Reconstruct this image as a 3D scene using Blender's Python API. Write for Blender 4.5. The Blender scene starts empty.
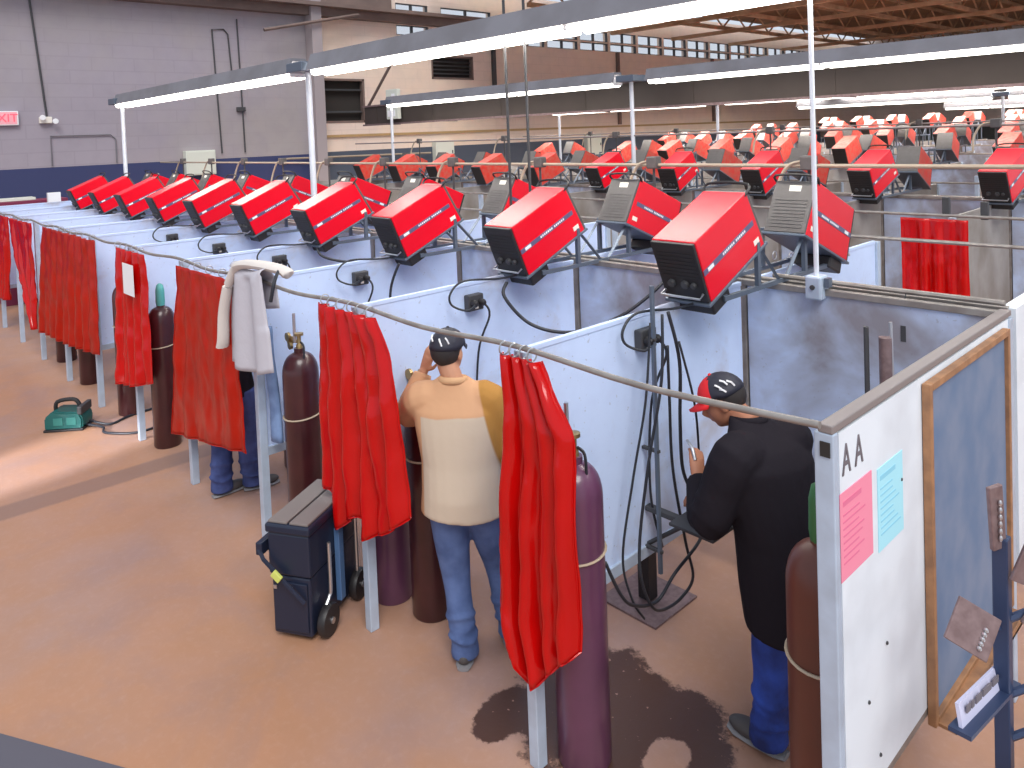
import bpy, bmesh, math, random
from mathutils import Vector, Matrix, noise
random.seed(7)
S = bpy.context.scene
COL = S.collection
PI = math.pi
R = math.radians

# ------------------------------------------------------------------ layout
W = 1.311          # booth pitch along X (row runs to -X)
D = 1.84           # booth depth
H = 1.83           # panel height
NB = 11            # booths per row
PAIR = 5.40        # distance between double rows
ROOMX = -18.0

# ------------------------------------------------------------------ materials
MATS = {}
def nd(nt, t, **k):
    n = nt.nodes.new(t)
    for a, b in k.items():
        setattr(n, a, b)
    return n
def mat(name, col, rough=0.5, metal=0.0, emit=None, es=0.0, col2=None, scale=6.0, amount=0.5, bump=0.0, bscale=40.0,
        spec=0.5, coat=0.0, trans=0.0, thr=None, detail=5.0):
    if name in MATS: return MATS[name]
    m = bpy.data.materials.new(name); m.use_nodes = True
    nt = m.node_tree; b = nt.nodes['Principled BSDF']
    b.inputs['Base Color'].default_value = (*col, 1)
    b.inputs['Roughness'].default_value = rough
    b.inputs['Metallic'].default_value = metal
    b.inputs['Specular IOR Level'].default_value = spec
    b.inputs['Coat Weight'].default_value = coat
    b.inputs['Coat Roughness'].default_value = 0.1
    if emit:
        b.inputs['Emission Color'].default_value = (*emit, 1); b.inputs['Emission Strength'].default_value = es
    tc = nd(nt, 'ShaderNodeTexCoord')
    if col2:
        n = nd(nt, 'ShaderNodeTexNoise'); n.inputs['Scale'].default_value = scale; n.inputs['Detail'].default_value = detail
        nt.links.new(tc.outputs['Object'], n.inputs['Vector'])
        cr = nd(nt, 'ShaderNodeValToRGB')
        a, z = thr or (0.35, 0.65)
        cr.color_ramp.elements[0].position = a; cr.color_ramp.elements[1].position = z
        cr.color_ramp.elements[0].color = (*col, 1)
        cr.color_ramp.elements[1].color = (*[c + (d - c) * amount for c, d in zip(col, col2)], 1)
        nt.links.new(n.outputs['Fac'], cr.inputs['Fac']); nt.links.new(cr.outputs['Color'], b.inputs['Base Color'])
    if bump:
        n2 = nd(nt, 'ShaderNodeTexNoise'); n2.inputs['Scale'].default_value = bscale; n2.inputs['Detail'].default_value = 6
        nt.links.new(tc.outputs['Object'], n2.inputs['Vector'])
        bp = nd(nt, 'ShaderNodeBump'); bp.inputs['Strength'].default_value = bump; bp.inputs['Distance'].default_value = 0.02
        nt.links.new(n2.outputs['Fac'], bp.inputs['Height']); nt.links.new(bp.outputs['Normal'], b.inputs['Normal'])
    if trans:
        out = nt.nodes['Material Output']
        tl = nd(nt, 'ShaderNodeBsdfTranslucent'); tl.inputs['Color'].default_value = (*col, 1)
        mx = nd(nt, 'ShaderNodeMixShader'); mx.inputs[0].default_value = trans
        nt.links.new(b.outputs[0], mx.inputs[1]); nt.links.new(tl.outputs[0], mx.inputs[2])
        nt.links.new(mx.outputs[0], out.inputs['Surface'])
    MATS[name] = m
    return m

def math_node(nt, op, a, b=None, clamp=False):
    n = nd(nt, 'ShaderNodeMath', operation=op); n.use_clamp = clamp
    for i, v in enumerate((a, b)):
        if v is None: continue
        if isinstance(v, (int, float)): n.inputs[i].default_value = v
        else: nt.links.new(v, n.inputs[i])
    return n.outputs[0]
def mixc(nt, f, a, b):
    n = nd(nt, 'ShaderNodeMix', data_type='RGBA')
    if isinstance(f, (int, float)): n.inputs[0].default_value = f
    else: nt.links.new(f, n.inputs[0])
    for i, v in ((6, a), (7, b)):
        if isinstance(v, tuple): n.inputs[i].default_value = (*v, 1)
        else: nt.links.new(v, n.inputs[i])
    return n.outputs[2]
def noise_node(nt, vec, scale, detail=5.0, rough=0.55, dist=0.0):
    n = nd(nt, 'ShaderNodeTexNoise'); n.inputs['Scale'].default_value = scale; n.inputs['Detail'].default_value = detail
    n.inputs['Roughness'].default_value = rough; n.inputs['Distortion'].default_value = dist
    nt.links.new(vec, n.inputs['Vector']); return n.outputs['Fac']
def ramp(nt, f, a, b):
    n = nd(nt, 'ShaderNodeMapRange'); n.inputs['From Min'].default_value = a; n.inputs['From Max'].default_value = b
    n.clamp = True; nt.links.new(f, n.inputs['Value']); return n.outputs[0]

def floor_mat():
    m = bpy.data.materials.new('stained_concrete'); m.use_nodes = True
    nt = m.node_tree; b = nt.nodes['Principled BSDF']
    tc = nd(nt, 'ShaderNodeTexCoord'); P = tc.outputs['Object']
    sx = nd(nt, 'ShaderNodeSeparateXYZ'); nt.links.new(P, sx.inputs[0]); X, Y = sx.outputs[0], sx.outputs[1]
    n1 = noise_node(nt, P, 0.55, 4, 0.6, 0.6)
    n2 = noise_node(nt, P, 3.5, 6, 0.6)
    n3 = noise_node(nt, P, 22, 5, 0.7)
    c = mixc(nt, ramp(nt, n1, 0.35, 0.65), (0.44, 0.225, 0.13), (0.38, 0.235, 0.19))
    c = mixc(nt, math_node(nt, 'MULTIPLY', ramp(nt, n2, 0.42, 0.72), 0.6), c, (0.40, 0.21, 0.12))
    n7 = noise_node(nt, P, 1.3, 5, 0.6, 0.5)
    c = mixc(nt, math_node(nt, 'MULTIPLY', ramp(nt, n7, 0.5, 0.68), 0.5), c, (0.30, 0.20, 0.19))
    c = mixc(nt, math_node(nt, 'MULTIPLY', ramp(nt, n3, 0.5, 0.8), 0.15), c, (0.60, 0.44, 0.38))
    # trench cover strip running across the walk-way
    st = math_node(nt, 'ABSOLUTE', math_node(nt, 'ADD', X, math_node(nt, 'ADD', 5.83, math_node(nt, 'MULTIPLY', n3, 0.04))))
    stm = math_node(nt, 'SUBTRACT', 1.0, ramp(nt, st, 0.12, 0.16))
    c = mixc(nt, math_node(nt, 'MULTIPLY', stm, 0.7), c, (0.22, 0.14, 0.12))
    # spilled water on the floor
    def spill(cx, cy, rx, ry):
        dx = math_node(nt, 'DIVIDE', math_node(nt, 'SUBTRACT', X, cx), rx)
        dy = math_node(nt, 'DIVIDE', math_node(nt, 'SUBTRACT', Y, cy), ry)
        r = math_node(nt, 'SQRT', math_node(nt, 'ADD', math_node(nt, 'MULTIPLY', dx, dx), math_node(nt, 'MULTIPLY', dy, dy)))
        n4 = noise_node(nt, P, 5.0, 8, 0.7)
        r = math_node(nt, 'ADD', r, math_node(nt, 'MULTIPLY', math_node(nt, 'SUBTRACT', n4, 0.5), 1.3))
        return math_node(nt, 'SUBTRACT', 1.0, ramp(nt, r, 0.95, 1.05))
    w1 = spill(-1.35, 0.42, 0.36, 0.42); w2 = spill(-1.02, 0.53, 0.30, 0.30); w3 = spill(-1.72, 0.5, 0.26, 0.14); w4 = spill(-1.62, 0.13, 0.14, 0.2)
    wm = math_node(nt, 'MAXIMUM', math_node(nt, 'MAXIMUM', w1, w2), math_node(nt, 'MAXIMUM', w3, w4))
    n5 = noise_node(nt, P, 26, 3, 0.5)
    wm = math_node(nt, 'MULTIPLY', wm, ramp(nt, n5, 0.72, 0.68))
    w5 = spill(-.93, .40, .10, .13)
    wm = math_node(nt, 'MULTIPLY', wm, math_node(nt, 'SUBTRACT', 1.0, w5))
    c = mixc(nt, wm, c, (0.075, 0.036, 0.026))
    nt.links.new(c, b.inputs['Base Color'])
    rg = math_node(nt, 'SUBTRACT', 0.55, math_node(nt, 'MULTIPLY', wm, 0.25)); nt.links.new(rg, b.inputs['Roughness'])
    b.inputs['Specular IOR Level'].default_value = 0.4
    bp = nd(nt, 'ShaderNodeBump'); bp.inputs['Strength'].default_value = 0.15; bp.inputs['Distance'].default_value = 0.01
    nt.links.new(n3, bp.inputs['Height']); nt.links.new(bp.outputs['Normal'], b.inputs['Normal'])
    return m

def panel_mat(name, soot, amount, hi=.74, lo=.52):
    """painted steel sheet with irregular smoke stains"""
    m = bpy.data.materials.new(name); m.use_nodes = True
    nt = m.node_tree; b = nt.nodes['Principled BSDF']
    tc = nd(nt, 'ShaderNodeTexCoord'); P = tc.outputs['Object']
    sx = nd(nt, 'ShaderNodeSeparateXYZ'); nt.links.new(P, sx.inputs[0])
    n1 = noise_node(nt, P, 1.6, 5, 0.55, 0.4); n2 = noise_node(nt, P, 9, 5, 0.6); n3 = noise_node(nt, P, 45, 2, 0.5)
    c = mixc(nt, math_node(nt, 'MULTIPLY', ramp(nt, n2, 0.45, 0.7), 0.3), (0.60, 0.73, 1.0), (0.52, 0.62, 0.88))
    f = ramp(nt, n1, lo, hi)
    c = mixc(nt, math_node(nt, 'MULTIPLY', f, amount), c, soot)
    c = mixc(nt, math_node(nt, 'MULTIPLY', ramp(nt, n3, 0.70, 0.74), 0.35), c, (0.25, 0.22, 0.22))
    nt.links.new(c, b.inputs['Base Color'])
    b.inputs['Roughness'].default_value = 0.42
    return m

def wall_mat(name, top, band, zband, block=True, top2=None):
    m = bpy.data.materials.new(name); m.use_nodes = True
    nt = m.node_tree; b = nt.nodes['Principled BSDF']
    tc = nd(nt, 'ShaderNodeTexCoord'); P = tc.outputs['Object']
    sx = nd(nt, 'ShaderNodeSeparateXYZ'); nt.links.new(P, sx.inputs[0])
    cb = nd(nt, 'ShaderNodeCombineXYZ')
    xy = math_node(nt, 'ADD', sx.outputs[0], sx.outputs[1])
    nt.links.new(xy, cb.inputs[0]); nt.links.new(sx.outputs[2], cb.inputs[1])
    br = nd(nt, 'ShaderNodeTexBrick'); nt.links.new(cb.outputs[0], br.inputs['Vector'])
    br.inputs['Scale'].default_value = 1.0; br.inputs['Brick Width'].default_value = 0.9; br.inputs['Row Height'].default_value = 0.3
    br.inputs['Mortar Size'].default_value = 0.018; br.inputs['Mortar Smooth'].default_value = 0.6
    br.inputs['Color1'].default_value = (*top, 1); br.inputs['Color2'].default_value = (*[c * 0.96 for c in top], 1)
    br.inputs['Mortar'].default_value = (*[c * 0.90 for c in top], 1)
    n1 = noise_node(nt, P, 0.35, 4, 0.6); n2 = noise_node(nt, P, 2.5, 5, 0.6)
    c = br.outputs['Color']
    if top2: c = mixc(nt, math_node(nt, 'MULTIPLY', ramp(nt, n1, 0.4, 0.65), 0.7), c, top2)
    c = mixc(nt, math_node(nt, 'MULTIPLY', ramp(nt, n2, 0.45, 0.75), 0.25), c, tuple(x * 0.7 for x in top))
    f = math_node(nt, 'LESS_THAN', sx.outputs[2], zband)
    c = mixc(nt, f, c, band)
    nt.links.new(c, b.inputs['Base Color']); b.inputs['Roughness'].default_value = 0.7
    return m

M_FLOOR = floor_mat()
M_PANEL = panel_mat('pale_blue_painted_sheet', (0.40, 0.31, 0.25), 0.8)
M_BACK = panel_mat('smoke_stained_sheet', (0.20, 0.15, 0.125), 0.8, .66, .40)
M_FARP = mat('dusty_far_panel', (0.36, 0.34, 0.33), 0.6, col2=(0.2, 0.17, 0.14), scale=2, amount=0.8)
M_END = mat('white_painted_board', (0.80, 0.86, 0.93), 0.5, col2=(0.62, 0.66, 0.72), scale=3.0, amount=0.7, thr=(0.45, 0.72))
M_RAIL = mat('dusty_steel', (0.36, 0.33, 0.31), 0.5, 0.5, col2=(0.2, 0.17, 0.15), scale=12, amount=0.6)
M_POST = mat('pale_blue_steel', (0.50, 0.60, 0.74), 0.4, 0.15, col2=(0.35, 0.4, 0.48), scale=9, amount=0.5)
M_CAPR = mat('tan_rail_paint', (0.27, 0.235, 0.23), 0.5, 0.2)
M_CURT = mat('red_vinyl', (0.62, 0.003, 0.003), 0.12, coat=0.15, trans=0.2, spec=0.4, bump=0.25, bscale=7)
M_CURTO = mat('orange_red_vinyl', (0.56, 0.014, 0.002), 0.3, trans=0.18, spec=0.25, bump=0.1, bscale=6, col2=(0.40, 0.008, 0.002), scale=4, amount=0.6)
M_RED = mat('red_machine_paint', (0.78, 0.002, 0.018), 0.27, spec=0.42)
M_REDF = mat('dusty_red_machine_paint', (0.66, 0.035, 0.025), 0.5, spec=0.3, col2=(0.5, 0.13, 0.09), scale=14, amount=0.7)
M_BLACK = mat('black_plastic', (0.018, 0.016, 0.018), 0.5)
M_DARK = mat('dark_grey_metal', (0.07, 0.07, 0.075), 0.5, 0.3)
M_GREY = mat('machine_grey', (0.12, 0.11, 0.11), 0.5, 0.2, col2=(0.09, 0.08, 0.075), scale=20, amount=0.5)
M_STAND = mat('blue_grey_angle_iron', (0.13, 0.16, 0.21), 0.45, 0.4)
M_STRIPE = mat('grey_stripe', (0.11, 0.10, 0.19), 0.4)
M_WHITE = mat('white_print', (0.9, 0.9, 0.92), 0.5)
M_STICK = mat('cream_sticker', (0.85, 0.80, 0.72), 0.6)
M_CABLE = mat('black_cable_rubber', (0.02, 0.022, 0.03), 0.45)
M_CYL = mat('maroon_cylinder_paint', (0.06, 0.012, 0.015), 0.32, 0.0, col2=(0.035, 0.008, 0.010), scale=7, amount=0.7, coat=0.25)
M_CYLP = mat('purple_brown_cylinder_paint', (0.13, 0.045, 0.10), 0.3, 0.0, col2=(0.09, 0.035, 0.07), scale=6, amount=0.6, coat=0.25)
M_CYLR = mat('rust_brown_cylinder_paint', (0.12, 0.03, 0.018), 0.4, col2=(0.09, 0.03, 0.02), scale=7, amount=0.6)
M_BRASS = mat('brass', (0.42, 0.30, 0.14), 0.35, 0.9)
M_STEEL = mat('bright_steel', (0.6, 0.6, 0.62), 0.3, 0.9)
M_TEAL = mat('teal_paint', (0.10, 0.42, 0.40), 0.5)
M_GREEN = mat('green_cap_paint', (0.03, 0.14, 0.04), 0.5)
M_TAPE = mat('tan_strap', (0.45, 0.36, 0.26), 0.6)
M_CEIL = mat('brown_roof_deck', (0.20, 0.12, 0.07), 0.8, col2=(0.30, 0.17, 0.08), scale=1.4, amount=0.8)
M_TRUSS = mat('brown_roof_steel', (0.34, 0.19, 0.10), 0.6, col2=(0.5, 0.33, 0.2), scale=2, amount=0.8)
M_BEAM = mat('dusty_brown_beam', (0.20, 0.14, 0.12), 0.7, col2=(0.13, 0.09, 0.08), scale=2, amount=0.6)
M_DUCT = mat('brown_grey_duct', (0.055, 0.04, 0.034), 0.65, col2=(0.035, 0.025, 0.02), scale=1.5, amount=0.6)
M_HOOD = mat('grey_lamp_housing', (0.21, 0.205, 0.23), 0.55, 0.1, col2=(0.13, 0.12, 0.13), scale=2.5, amount=0.6)
M_TUBE = mat('lit_fluorescent_tube', (1, 1, 1), 0.4, emit=(1.0, 0.96, 0.86), es=5.0)
M_LPOST = mat('white_lamp_post_paint', (0.70, 0.73, 0.80), 0.4, 0.1)
M_BOX = mat('pale_green_enclosure', (0.68, 0.70, 0.62), 0.5)
M_HOLE = mat('dark_opening', (0.03, 0.025, 0.022), 0.9)
M_WOOD = mat('orange_wood_trim', (0.42, 0.21, 0.10), 0.5, col2=(0.2, 0.10, 0.055), scale=14, amount=0.7)
M_BOARD = mat('slate_blue_board', (0.12, 0.19, 0.32), 0.6, col2=(0.20, 0.25, 0.36), scale=5, amount=0.8)
M_PINK = mat('pink_paper', (0.90, 0.28, 0.40), 0.8)
M_CYAN = mat('light_blue_paper', (0.42, 0.80, 0.92), 0.8)
M_INK = mat('ink', (0.16, 0.14, 0.16), 0.7)
M_INKP = mat('pink_ink', (0.78, 0.18, 0.32), 0.7)
M_INKC = mat('blue_ink', (0.28, 0.65, 0.82), 0.7)
M_NAVYP = mat('blue_stand_paint', (0.035, 0.055, 0.12), 0.4, 0.2)
M_PLATE = mat('rusty_steel_plate', (0.27, 0.19, 0.19), 0.5, 0.4, col2=(0.16, 0.10, 0.10), scale=30, amount=0.7)
M_SKIN = mat('skin', (0.52, 0.26, 0.16), 0.5, spec=0.3)
M_SKIN2 = mat('tanned_skin', (0.40, 0.17, 0.10), 0.5, spec=0.3)
M_EYE = mat('eye_white', (0.8, 0.8, 0.8), 0.3)
M_HAIR = mat('black_hair', (0.025, 0.02, 0.02), 0.7)
M_SHW = mat('off_white_shirt_cloth', (0.66, 0.56, 0.45), 0.85, bump=0.25, bscale=12)
M_SHT = mat('tan_shirt_cloth', (0.62, 0.36, 0.19), 0.85, bump=0.25, bscale=12)
M_SHB = mat('ochre_brown_sleeve_cloth', (0.36, 0.17, 0.035), 0.85, bump=0.3, bscale=12)
M_JEANS = mat('blue_denim', (0.06, 0.10, 0.24), 0.85, col2=(0.13, 0.20, 0.42), scale=8, amount=0.7, bump=0.4, bscale=14)
M_JEAND = mat('dark_denim', (0.03, 0.045, 0.15), 0.85, col2=(0.08, 0.12, 0.33), scale=7, amount=0.7, bump=0.4, bscale=14)
M_JACK = mat('black_jacket_cloth', (0.016, 0.013, 0.018), 0.85, spec=0.15, bump=0.3, bscale=10)
M_NAVYW = mat('bright_navy_work_trousers', (0.012, 0.02, 0.10), 0.8, col2=(0.03, 0.09, 0.50), scale=5, amount=0.9, bump=0.5, bscale=14)
M_CAPB = mat('black_cap_cloth', (0.02, 0.02, 0.035), 0.6)
M_CAPR2 = mat('red_cap_cloth', (0.75, 0.015, 0.02), 0.6)
M_SHOE = mat('grey_shoe_leather', (0.08, 0.07, 0.07), 0.6)
M_SOLE = mat('pale_rubber_sole', (0.25, 0.24, 0.25), 0.7)
M_TBOX = mat('navy_plastic', (0.013, 0.019, 0.042), 0.4)
M_TLID = mat('dusty_grey_lid', (0.20, 0.17, 0.16), 0.6)
M_YEL = mat('yellow_green_latch', (0.6, 0.65, 0.15), 0.5)
M_TEALM = mat('teal_green_machine', (0.006, 0.11, 0.105), 0.35)
M_CLOTH = mat('light_grey_garment', (0.52, 0.50, 0.55), 0.9, bump=0.2, bscale=15)
M_CLOTHC = mat('cream_garment_collar', (0.66, 0.60, 0.56), 0.9)
M_CREAM = mat('cream_painted_metal', (0.36, 0.29, 0.22), 0.5)

# ------------------------------------------------------------------ mesh helpers
def nb(): return bmesh.new()
def box(bm, c, s, rot=None, bev=0.0):
    r = bmesh.ops.create_cube(bm, size=1.0)
    vs = r['verts']
    bmesh.ops.scale(bm, vec=Vector(s), verts=vs)
    if bev > 0:
        es = list({e for v in vs for e in v.link_edges})
        rb = bmesh.ops.bevel(bm, geom=es, offset=bev, segments=2, affect='EDGES', profile=0.5)
        vs = list({v for f in rb['faces'] for v in f.verts} | {v for v in vs if v.is_valid})
    if rot is not None: bmesh.ops.rotate(bm, matrix=rot, verts=vs, cent=(0, 0, 0))
    bmesh.ops.translate(bm, vec=Vector(c), verts=vs)
    return vs
def bx(bm, x0, x1, y0, y1, z0, z1, bev=0.0):
    return box(bm, ((x0 + x1) / 2, (y0 + y1) / 2, (z0 + z1) / 2), (abs(x1 - x0), abs(y1 - y0), abs(z1 - z0)), None, bev)
def frame_at(t, ref=None):
    t = t.normalized()
    ref = ref or (Vector((0, 0, 1)) if abs(t.z) < 0.95 else Vector((0, 1, 0)))
    a = t.cross(ref)
    if a.length < 1e-5: a = t.cross(Vector((1, 0, 0)))
    a.normalize(); b = a.cross(t).normalized()
    return a, b
def tube(bm, pts, r, n=10, ref=None, ry=None, cap=True):
    pts = [Vector(p) for p in pts]
    if not isinstance(r, (list, tuple)): r = [r] * len(pts)
    if ry is None: ry = r
    elif not isinstance(ry, (list, tuple)): ry = [ry] * len(pts)
    rings = []; pa = None
    for i, p in enumerate(pts):
        t = (pts[min(i + 1, len(pts) - 1)] - pts[max(i - 1, 0)])
        a, b = frame_at(t, ref)
        if pa is not None and ref is None:
            a2 = pa - t.normalized() * pa.dot(t.normalized())
            if a2.length > 1e-4: a = a2.normalized(); b = a.cross(t.normalized()).normalized()
        pa = a
        rings.append([bm.verts.new(p + a * math.cos(2 * PI * k / n) * r[i] + b * math.sin(2 * PI * k / n) * ry[i]) for k in range(n)])
    for i in range(len(rings) - 1):
        for k in range(n):
            bm.faces.new((rings[i][k], rings[i][(k + 1) % n], rings[i + 1][(k + 1) % n], rings[i + 1][k]))
    if cap:
        bm.faces.new(rings[0][::-1]); bm.faces.new(rings[-1])
    return rings
def smooth_pts(pts, k=6):
    pts = [Vector(p) for p in pts]; out = []
    for i in range(len(pts) - 1):
        p0 = pts[max(i - 1, 0)]; p1 = pts[i]; p2 = pts[i + 1]; p3 = pts[min(i + 2, len(pts) - 1)]
        for j in range(k):
            t = j / k
            out.append(0.5 * ((2 * p1) + (-p0 + p2) * t + (2 * p0 - 5 * p1 + 4 * p2 - p3) * t * t + (-p0 + 3 * p1 - 3 * p2 + p3) * t ** 3))
    out.append(pts[-1]); return out
def lathe(bm, prof, c=(0, 0, 0), n=20, axis='z'):
    rings = []
    for (r, z) in prof:
        ring = []
        for k in range(n):
            a = 2 * PI * k / n
            if axis == 'z': v = Vector((r * math.cos(a), r * math.sin(a), z))
            elif axis == 'x': v = Vector((z, r * math.cos(a), r * math.sin(a)))
            else: v = Vector((r * math.sin(a), z, r * math.cos(a)))
            ring.append(bm.verts.new(v + Vector(c)))
        rings.append(ring)
    for i in range(len(rings) - 1):
        for k in range(n):
            bm.faces.new((rings[i][k], rings[i][(k + 1) % n], rings[i + 1][(k + 1) % n], rings[i + 1][k]))
    bm.faces.new(rings[0][::-1]); bm.faces.new(rings[-1])
def ell(bm, c, r, rot=None, seg=16):
    q = bmesh.ops.create_uvsphere(bm, u_segments=seg, v_segments=seg // 2 + 2, radius=1.0)
    bmesh.ops.scale(bm, vec=Vector(r), verts=q['verts'])
    if rot is not None: bmesh.ops.rotate(bm, matrix=rot, verts=q['verts'], cent=(0, 0, 0))
    bmesh.ops.translate(bm, vec=Vector(c), verts=q['verts'])
def ob(name, bm, m, parent=None, smooth=False, loc=None, rot=None):
    bmesh.ops.recalc_face_normals(bm, faces=bm.faces)
    me = bpy.data.meshes.new(name); bm.to_mesh(me); bm.free()
    for mm in (m if isinstance(m, list) else [m]): me.materials.append(mm)
    if smooth:
        me.polygons.foreach_set('use_smooth', [True] * len(me.polygons))
        if smooth != 'full':
            try: me.set_sharp_from_angle(angle=R(40))
            except Exception: pass
    o = bpy.data.objects.new(name, me); COL.objects.link(o)
    if parent: o.parent = parent
    if loc: o.location = loc
    if rot: o.rotation_euler = rot
    return o
def tag(o, label, cat, group=None):
    o['label'] = label; o['category'] = cat
    if group: o['group'] = group
    return o
def struct(o): o['kind'] = 'structure'; return o
def thing(name, label, cat, loc=(0, 0, 0), rot=(0, 0, 0), group=None):
    o = bpy.data.objects.new(name, None); COL.objects.link(o); o.empty_display_size = 0.1
    o.location = loc; o.rotation_euler = rot
    return tag(o, label, cat, group)
def dup(root, loc, rot=None, label=None, group=None, skip=()):
    r = root.copy(); COL.objects.link(r); r.location = loc
    if rot is not None: r.rotation_euler = rot
    if label: r['label'] = label
    if group: r['group'] = group
    elif 'group' in r: del r['group']
    for ch in list(root.children):
        if ch.name.split('.')[0] in skip: continue
        c = ch.copy(); COL.objects.link(c); c.parent = r
        for g in list(ch.children):
            d = g.copy(); COL.objects.link(d); d.parent = c
    return r
def text_bm(s, size, font_extrude=0.0015):
    cu = bpy.data.curves.new('lettering', 'FONT'); cu.body = s; cu.size = size; cu.extrude = font_extrude
    cu.align_x = 'CENTER'; cu.align_y = 'CENTER'
    t = bpy.data.objects.new('lettering', cu); COL.objects.link(t)
    bpy.context.view_layer.update()
    me = bpy.data.meshes.new_from_object(t.evaluated_get(bpy.context.evaluated_depsgraph_get()))
    bpy.data.objects.remove(t); bpy.data.curves.remove(cu)
    bm = nb(); bm.from_mesh(me); bpy.data.meshes.remove(me)
    return bm
ORD = ['nearest', 'second', 'third', 'fourth', 'fifth', 'sixth', 'seventh', 'eighth', 'ninth', 'tenth', 'eleventh', 'twelfth', 'thirteenth']

# ------------------------------------------------------------------ room shell
def wall_with_holes(name, x, y0, y1, z0, z1, holes, m, thick=0.25):
    """wall in the YZ plane at X=x (inner face), cut by rectangular holes"""
    ys = sorted({y0, y1, *[h[0] for h in holes], *[h[1] for h in holes]}); zs = sorted({z0, z1, *[h[2] for h in holes], *[h[3] for h in holes]})
    bm = nb()
    for i in range(len(ys) - 1):
        for j in range(len(zs) - 1):
            cy = (ys[i] + ys[i + 1]) / 2; cz = (zs[j] + zs[j + 1]) / 2
            if any(h[0] < cy < h[1] and h[2] < cz < h[3] for h in holes): continue
            bx(bm, x - thick, x, ys[i], ys[i + 1], zs[j], zs[j + 1])
    bmesh.ops.remove_doubles(bm, verts=bm.verts, dist=1e-4)
    return struct(ob(name, bm, m))
bm = nb(); bx(bm, -18.3, 6, -7, 46, -0.2, 0); struct(ob('floor', bm, M_FLOOR))
MW1 = wall_mat('lilac_grey_block_wall', (0.36, 0.32, 0.37), (0.035, 0.045, 0.13), 2.37, top2=(0.37, 0.33, 0.31))
MW2 = wall_mat('tan_block_wall', (0.76, 0.62, 0.54), (0.06, 0.075, 0.11), 2.40, top2=(0.84, 0.66, 0.50))
MW3 = wall_mat('grey_far_block_wall', (0.70, 0.62, 0.57), (0.07, 0.09, 0.09), 2.35)
wall_with_holes('wall_left', ROOMX, -7, 8.1, 0, 6.3, [], MW1)
hol = [(8.35, 9.8, 3.2, 4.45), (12.25, 13.95, 4.5, 5.25)]
cl = []
y = 15.7
while y < 38:
    cl.append((y, y + 1.62, 5.72, 6.02)); cl.append((y, y + 1.62, 6.08, 6.46)); y += 1.75
cl2 = [(11.0, 12.2, 5.8, 6.1), (11.0, 12.2, 6.46, 6.75), (12.7, 14.8, 6.46, 6.75)]
wall_with_holes('wall_back', ROOMX, 8.1, 46, 0, 7.4, hol + cl + cl2, MW2)
bm = nb(); bx(bm, -18.25, 6, 45, 45.25, 0, 7.4); struct(ob('wall_far', bm, MW3))
# pilaster between the two stretches of wall
bm = nb(); bx(bm, -17.97, -17.6, 8.0, 8.3, 0, 6.6); struct(ob('trim_1', bm, mat('pilaster_paint', (0.36, 0.31, 0.32), 0.7)))
# glass in the high windows
gm = bpy.data.materials.new('window_glass'); gm.use_nodes = True
gnt = gm.node_tree; gnt.nodes.remove(gnt.nodes['Principled BSDF'])
gt = nd(gnt, 'ShaderNodeBsdfTransparent'); gt.inputs[0].default_value = (1, 1, 1, 1)
gg = nd(gnt, 'ShaderNodeBsdfGlossy'); gg.inputs['Roughness'].default_value = 0.05
gx = nd(gnt, 'ShaderNodeMixShader'); gx.inputs[0].default_value = 0.06
gnt.links.new(gt.outputs[0], gx.inputs[1]); gnt.links.new(gg.outputs[0], gx.inputs[2]); gnt.links.new(gx.outputs[0], gnt.nodes['Material Output'].inputs['Surface'])
for i, (a, b_, c, d) in enumerate(cl + cl2):
    fr = nb(); t = 0.03
    bx(fr, -18.12, -18.02, a, a + t, c, d); bx(fr, -18.12, -18.02, b_ - t, b_, c, d)
    bx(fr, -18.12, -18.02, a, b_, c, c + t * .8); bx(fr, -18.12, -18.02, a, b_, d - t * .8, d); bx(fr, -18.12, -18.02, (a + b_) / 2 - .025, (a + b_) / 2 + .025, c, d)
    f = struct(ob('window_%d' % (i + 1), fr, M_DARK))
    g = nb(); bx(g, -18.09, -18.08, a + .02, b_ - .02, c + .02, d - .02); ob('pane', g, gm, f)
# dark louvred opening and the recess behind the wall box
for k, (h, lab, nm) in enumerate(((hol[0], 'dark square recess in the wall behind the far end of the long duct', 'wall_recess'), (hol[1], 'dark louvred vent high on the tan wall', 'wall_vent'))):
    t = thing(nm, lab, 'vent' if k else 'recess', (-18.1, (h[0] + h[1]) / 2, h[2]))
    hw = (h[1] - h[0]) / 2; hh = h[3] - h[2]
    b2 = nb(); bx(b2, -.14, -.1, -hw, hw, 0, hh); ob('backing', b2, M_HOLE, t)
    b2 = nb()
    for a in range(6 if k else 2):
        z = hh * (a + .5) / (6 if k else 2); box(b2, (0, 0, z), (.1, hw * 2 - .1, .015), Matrix.Rotation(R(30), 3, 'Y'))
    ob('slat', b2, M_DARK, t)
    b2 = nb(); bx(b2, -.05, .11, -hw, -hw + .06, 0, hh); bx(b2, -.05, .11, hw - .06, hw, 0, hh); bx(b2, -.05, .11, -hw, hw, 0, .06); bx(b2, -.05, .11, -hw, hw, hh - .06, hh)
    ob('frame', b2, M_BEAM, t)

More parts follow.
